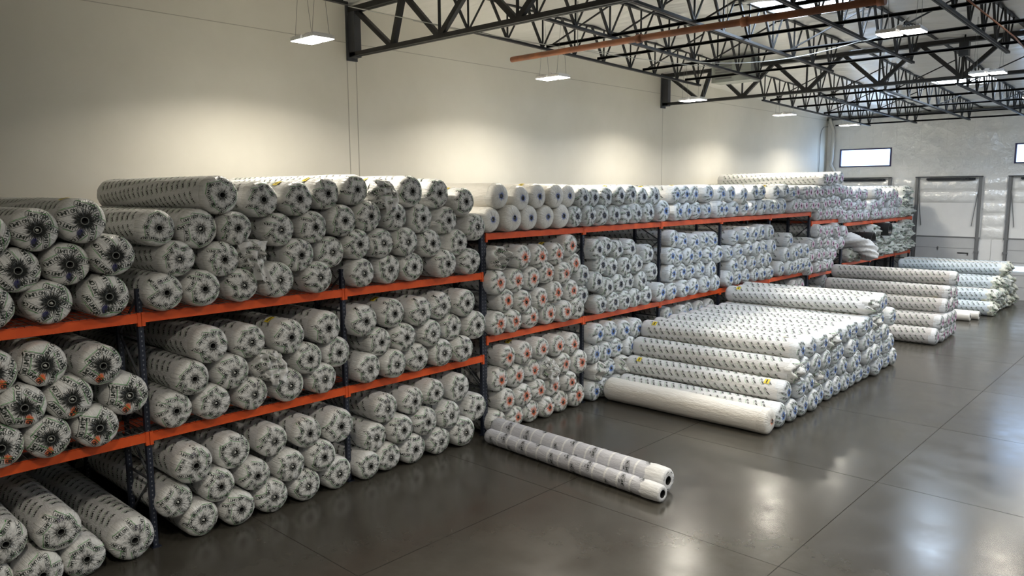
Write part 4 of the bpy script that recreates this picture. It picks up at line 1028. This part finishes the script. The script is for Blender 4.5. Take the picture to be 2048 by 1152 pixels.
for st, rows in ROLLS.items():
    kind0, where = WHERE[st]
    nrow = len(rows)
    for ri, row in enumerate(rows):
        for ci, t in enumerate(row):
            x, y, z, r = t[:4]; torn = len(t) > 4; kind = kind0; tags = []; rx = None; num = None; small = False; wh = where; adj = None
            if kind in 'NO': rx = RN.uniform(-0.5, 0.4)
            if st == 'b3_low' and y > 15.5: kind = 'B'
            if st == 'b3_mid' and ri == 0 and ci == len(row) - 1: kind = 'K'
            if st == 'b3_mid' and ri == 2 and ci == 0: kind = 'R'
            if st == 'b8_up' and ri == 3: pass
            if st == 'pile1':
                rx = math.radians(RN.uniform(-3, 3))
                if ri == 0 and ci == 0: kind = 'V'
                if ci == 0 and ri > 0:
                    tags = [TAGL, TAGR] if ri == 1 else ([TAGL, TAGRT] if ri in (3, 4) else [])
                if ri > 0 and RN.random() < 0.3: torn = torn or (RN.random() < 0.5)
            elif st in ('pile2', 'pile3'):
                rx = math.radians(RN.uniform(-3, 3))
                if ci == 0 and RN.random() < 0.8: tags = [TAGRT]
                if st == 'pile3': torn = True; kind = 'Y' if (ri * 3 + ci) % 2 else 'G'
                if st == 'pile3' and ri in (0, 1) and ci == 0: kind = 'Y'
                if st == 'pile3' and ri == 2 and ci == 0: kind = 'Y'
            else:
                if ri == nrow - 1 and y < 30 and RN.random() < 0.35: tags = [RN.choice(TAGS)]; rx = 0.0 if kind not in 'NO' else rx
                if kind == 'K' and RN.random() < 0.2: num = RN.choice(NUMS); rx = RN.uniform(-.6, .6)
                small = (y > 30.5)
                if kind == 'G': torn = True
                elif st in ('b1_up', 'b2_up', 'b1_mid', 'b3_mid', 'b3_low') and False: pass
            flap = None
            if torn and st in ('b1_up', 'b1_mid', 'b2_up', 'b3_low'): flap = {'b1_up': 0}.get(st, 1); rx = 0.0
            rown = 'bottom row' if ri == 0 else ('top row' if ri == nrow - 1 else ORD[ri] + ' row')
            nm = KINDS[kind][1]
            if torn: nm = 'crumpled-end'
            if st.startswith('pile'):
                lab = '%s roll, %s from near side in %s, %s' % (nm, ORD[ci], rown, where)
            elif nrow == 1:
                lab = '%s roll, %s from left on the %s' % (nm, ORD[ci], where)
            else:
                lab = '%s roll, %s from left in %s, %s' % (nm, ORD[ci], rown, where)
            ln = RL + RN.uniform(-.05, .05)
            if not st.startswith('pile'): ln = x - (-16.42) + RN.uniform(-.08, .08)
            roll(kind, x, y, z, r, lab, ('rolls on the ' if not where.startswith(('floor', 'large', 'pink', 'far')) else 'rolls in the ') + where, torn, rx, tags, ln, 0, small, num, flap)

# ---------------------------------------------------------------- single things
# two thin banded rolls lying in the open
def thin_roll(a, b_, r, label, seed, cap_r):
    a, b_ = Vector(a), Vector(b_); L = (b_ - a).length; ang = math.atan2(a.y - b_.y, a.x - b_.x)
    e = empty('banded_roll', a); e.rotation_euler = (0, 0, ang); tag(e, label, 'roll', 'two thin rolls lying on the open floor')
    rnd = random.Random(seed); b = MB(); n = 36
    pts = [(-0.30 - (L - 0.36) * i / 40) for i in range(41)]
    rad = lambda x, t: r * (1 + 0.012 * math.sin(x * 3) * math.cos(2 * t))
    for x in pts:
        for j in range(n): t = 2 * math.pi * j / n; q = rad(x, t); b.v.append((x, q * math.cos(t), q * math.sin(t)))
    for f, dx in ((0.9, 0.04), (0.5, 0.06), (0.1, 0.06)):
        for j in range(n): t = 2 * math.pi * j / n; b.v.append((pts[-1] - dx, r * f * math.cos(t), r * f * math.sin(t)))
    for i in range(43):
        for j in range(n):
            p, c = i * n + j, i * n + (j + 1) % n; b.f.append((p, c, c + n, p + n)); b.m.append(0); b.sm.append(True)
    x = -0.45; q = 0
    while x > -L + 0.25:
        for c in range(2):
            def fn(u, v, xc=x - 0.14 * c, tc=1.25 + 1.35 * q + math.pi * c):
                th = tc + u / r; return (xc + v, (r * 1.012 + .002) * math.cos(th), (r * 1.012 + .002) * math.sin(th))
            put_strokes(b, logo(0.040, True, True, False), fn, 0.25, (1, 1), 0.02)
        x -= 0.36; q += 1
    b.build('film_wrap', [M['filmg'], M['ink']], e)
    x = -0.38
    while x > -L + 0.2:      # pale spiral band of tape, one piece per turn
        t_ = MB(); w = 0.022; k = 0; tn = 36
        for j in range(tn + 1):
            t = 2 * math.pi * j / tn
            for s in (-1, 1): t_.v.append((s * w + 0.05 * math.sin(t / 2), (r * 1.014 + .001) * math.cos(t), (r * 1.014 + .001) * math.sin(t)))
        for j in range(tn): t_.f.append((2 * j, 2 * j + 1, 2 * j + 3, 2 * j + 2)); t_.m.append(0); t_.sm.append(True)
        t_.build('tape_band', M['film'], e, (x, 0, 0)); x -= 0.30
    c = MB(); R = r * 1.06; prf = [(-0.40, 1.02), (-0.33, 1.05), (-0.12, 1.02), (-0.03, 0.97), (0.0, 0.84), (0.004, 0.6), (-0.004, cap_r / r)]
    for i, (x, f) in enumerate(prf):
        for j in range(n):
            t = 2 * math.pi * j / n; wv = 1 + 0.02 * math.cos(9 * t + i) * (1 if i < 4 else .5); xx = x + (0.02 * math.sin(7 * t + 1) if i == 0 else 0)
            c.v.append((xx, r * f * wv * math.cos(t), r * f * wv * math.sin(t)))
    for i in range(len(prf) - 1):
        for j in range(n):
            p, q2 = i * n + j, i * n + (j + 1) % n; c.f.append((p, p + n, q2 + n, q2)); c.m.append(0); c.sm.append(True)
    if r > 0.18:
        for q in range(7):
            th = q * 0.9; rc = 0.72 * r
            def fn(u, v, cy=rc * math.cos(th), cz=rc * math.sin(th)): return (0.006, cy + u, cz + v)
            put_strokes(c, logo(0.014, False, False, False), fn, th + 1.57, (1, 1), 0.03)
    c.build('end_cap', [M['film'], M['ink']], e)
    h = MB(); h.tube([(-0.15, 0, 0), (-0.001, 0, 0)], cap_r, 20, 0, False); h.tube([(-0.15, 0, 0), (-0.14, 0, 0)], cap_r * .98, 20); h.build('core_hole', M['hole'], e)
    return e
thin_roll((-6.95, 11.46, 0.165), (-11.62, 11.74, 0.165), 0.16, 'thinner grey banded roll lying on open floor, nearer the camera', 1, 0.075)
thin_roll((-7.12, 11.93, 0.235), (-11.75, 12.06 + 0.05, 0.235), 0.225, 'thicker grey banded roll lying on open floor behind the thin one', 2, 0.085)

# two short white rolls in front of the farthest pile
for (x, y, L_, lab) in ((-7.35, 36.25, 3.4, 'small white roll on the floor before the farthest pile, nearer one'), (-7.15, 36.85, 3.5, 'small white roll on the floor before the farthest pile, touching it')):
    e = empty('small_roll', (x, y, 0.19)); tag(e, lab, 'roll', 'small white rolls by the far pile')
    b = MB(); r = 0.185; b.tube([(-L_, 0, 0), (-L_ + .03, 0, 0), (-0.04, 0, 0), (-0.01, 0, 0), (0, 0, 0)], [r * .9, r, r, r * .95, r * .75], 24, 0, True)
    x_ = -0.3
    while x_ > -L_:
        def fn(u, v, xc=x_, tc=1.3 + x_ * 3):
            th = tc + u / r; return (xc + v, (r + .003) * math.cos(th), (r + .003) * math.sin(th))
        put_strokes(b, logo(0.034, True, True, False), fn, 0.2, (1, 1), 0.02); x_ -= 0.36
    b.build('film_wrap', [M['filmw'], M['ink']], e)
    h = MB(); h.tube([(-0.05, 0, 0), (0.003, 0, 0)], 0.08, 16); h.build('core_hole', M['hole'], e)

# two fat black tubes on the middle shelf near the far end
for (x, y, z, lab) in ((-11.35, 36.2, 3.29, 'large open black tube lying on crumpled rolls, middle shelf, tenth rack bay'), (-11.42, 38.74, 3.62, 'black wrapped roll end among crumpled white rolls, middle shelf, eleventh bay')):
    e = empty('black_tube', (x, y, z)); tag(e, lab, 'tube', 'black tubes on the far rack')
    b = MB(); r = 0.31; b.tube([(-4.4, 0, 0), (0, 0, 0)], r, 28, 0, False)
    k = len(b.v); n = 28
    for xx, rr in ((0, r), (0, r * .93), (-0.6, r * .93)):
        for j in range(n): t = 2 * math.pi * j / n; b.v.append((xx, rr * math.cos(t), rr * math.sin(t)))
    for i in range(2):
        for j in range(n):
            p, c = k + i * n + j, k + i * n + (j + 1) % n; b.f.append((p, c, c + n, p + n)); b.m.append(0); b.sm.append(True)
    b.f.append(tuple(k + 2 * n + j for j in range(n))); b.m.append(0); b.sm.append(False)
    b.build('tube_wall', M['black'], e)
    if x < -11.6:
        c = MB(); c.tube([(-0.02, 0, 0), (0.05, 0, 0), (0.07, 0, 0)], [r * .99, r * .85, r * .3], 24); c.build('end_cap', M['black'], e)

# limp half-filled bags sagging over the beam edge
def limp(pts, rad, seed, label):
    rnd = random.Random(seed); o = Vector(pts[0]); n = 40; segs = []
    P = [Vector(p) for p in pts]
    m = 14 * (len(P) - 1)
    for i in range(m + 1):
        t = i / m * (len(P) - 1); k = min(int(t), len(P) - 2); f = t - k
        p0 = P[max(k - 1, 0)]; p1 = P[k]; p2 = P[k + 1]; p3 = P[min(k + 2, len(P) - 1)]
        segs.append(0.5 * ((2 * p1) + (-p0 + p2) * f + (2 * p0 - 5 * p1 + 4 * p2 - p3) * f * f + (-p0 + 3 * p1 - 3 * p2 + p3) * f ** 3) - o)
    b = MB(); ph = [(rnd.uniform(3, 12), rnd.uniform(2, 8), rnd.uniform(0, 6)) for _ in range(6)]
    pa = None
    for i, p in enumerate(segs):
        d = (segs[min(i + 1, m)] - segs[max(i - 1, 0)]).normalized(); a = d.cross(Vector((0, 0, 1))).normalized(); c = d.cross(a)
        u = i / m; env = min(1, (1 - u) * 7 + 0.25) ** 0.6
        for j in range(n):
            th = 2 * math.pi * j / n
            q = sum(math.sin(round(k1 * .6) * th + k2 * u * 5 + k3) for k1, k2, k3 in ph) / 6
            r = rad * env * (1 + 0.40 * q + 0.07 * math.sin(9 * th + u * 31 + q * 11) + 0.04 * math.sin(17 * th - u * 57))
            b.v.append(tuple(p + a * r * 1.1 * math.cos(th) + c * r * math.sin(th)))
    for i in range(m):
        for j in range(n):
            x0, x1 = i * n + j, i * n + (j + 1) % n; b.f.append((x0, x1, x1 + n, x0 + n)); b.m.append(0); b.sm.append(True)
    b.f.append(tuple(range(n))[::-1]); b.m.append(0); b.sm.append(True)
    b.f.append(tuple(range(m * n, m * n + n))); b.m.append(0); b.sm.append(True)
    t = b.build('limp_bag', M['film'], None, o); tag(t, label, 'bag', 'limp film bags on the far rack')
limp([(-15.5, 35.0, 3.28), (-13.0, 35.0, 3.28), (-11.8, 35.05, 3.2), (-11.35, 35.25, 2.95), (-11.12, 35.6, 2.5)], 0.31, 4, 'long limp film bag sagging over the middle shelf edge, tenth rack bay')
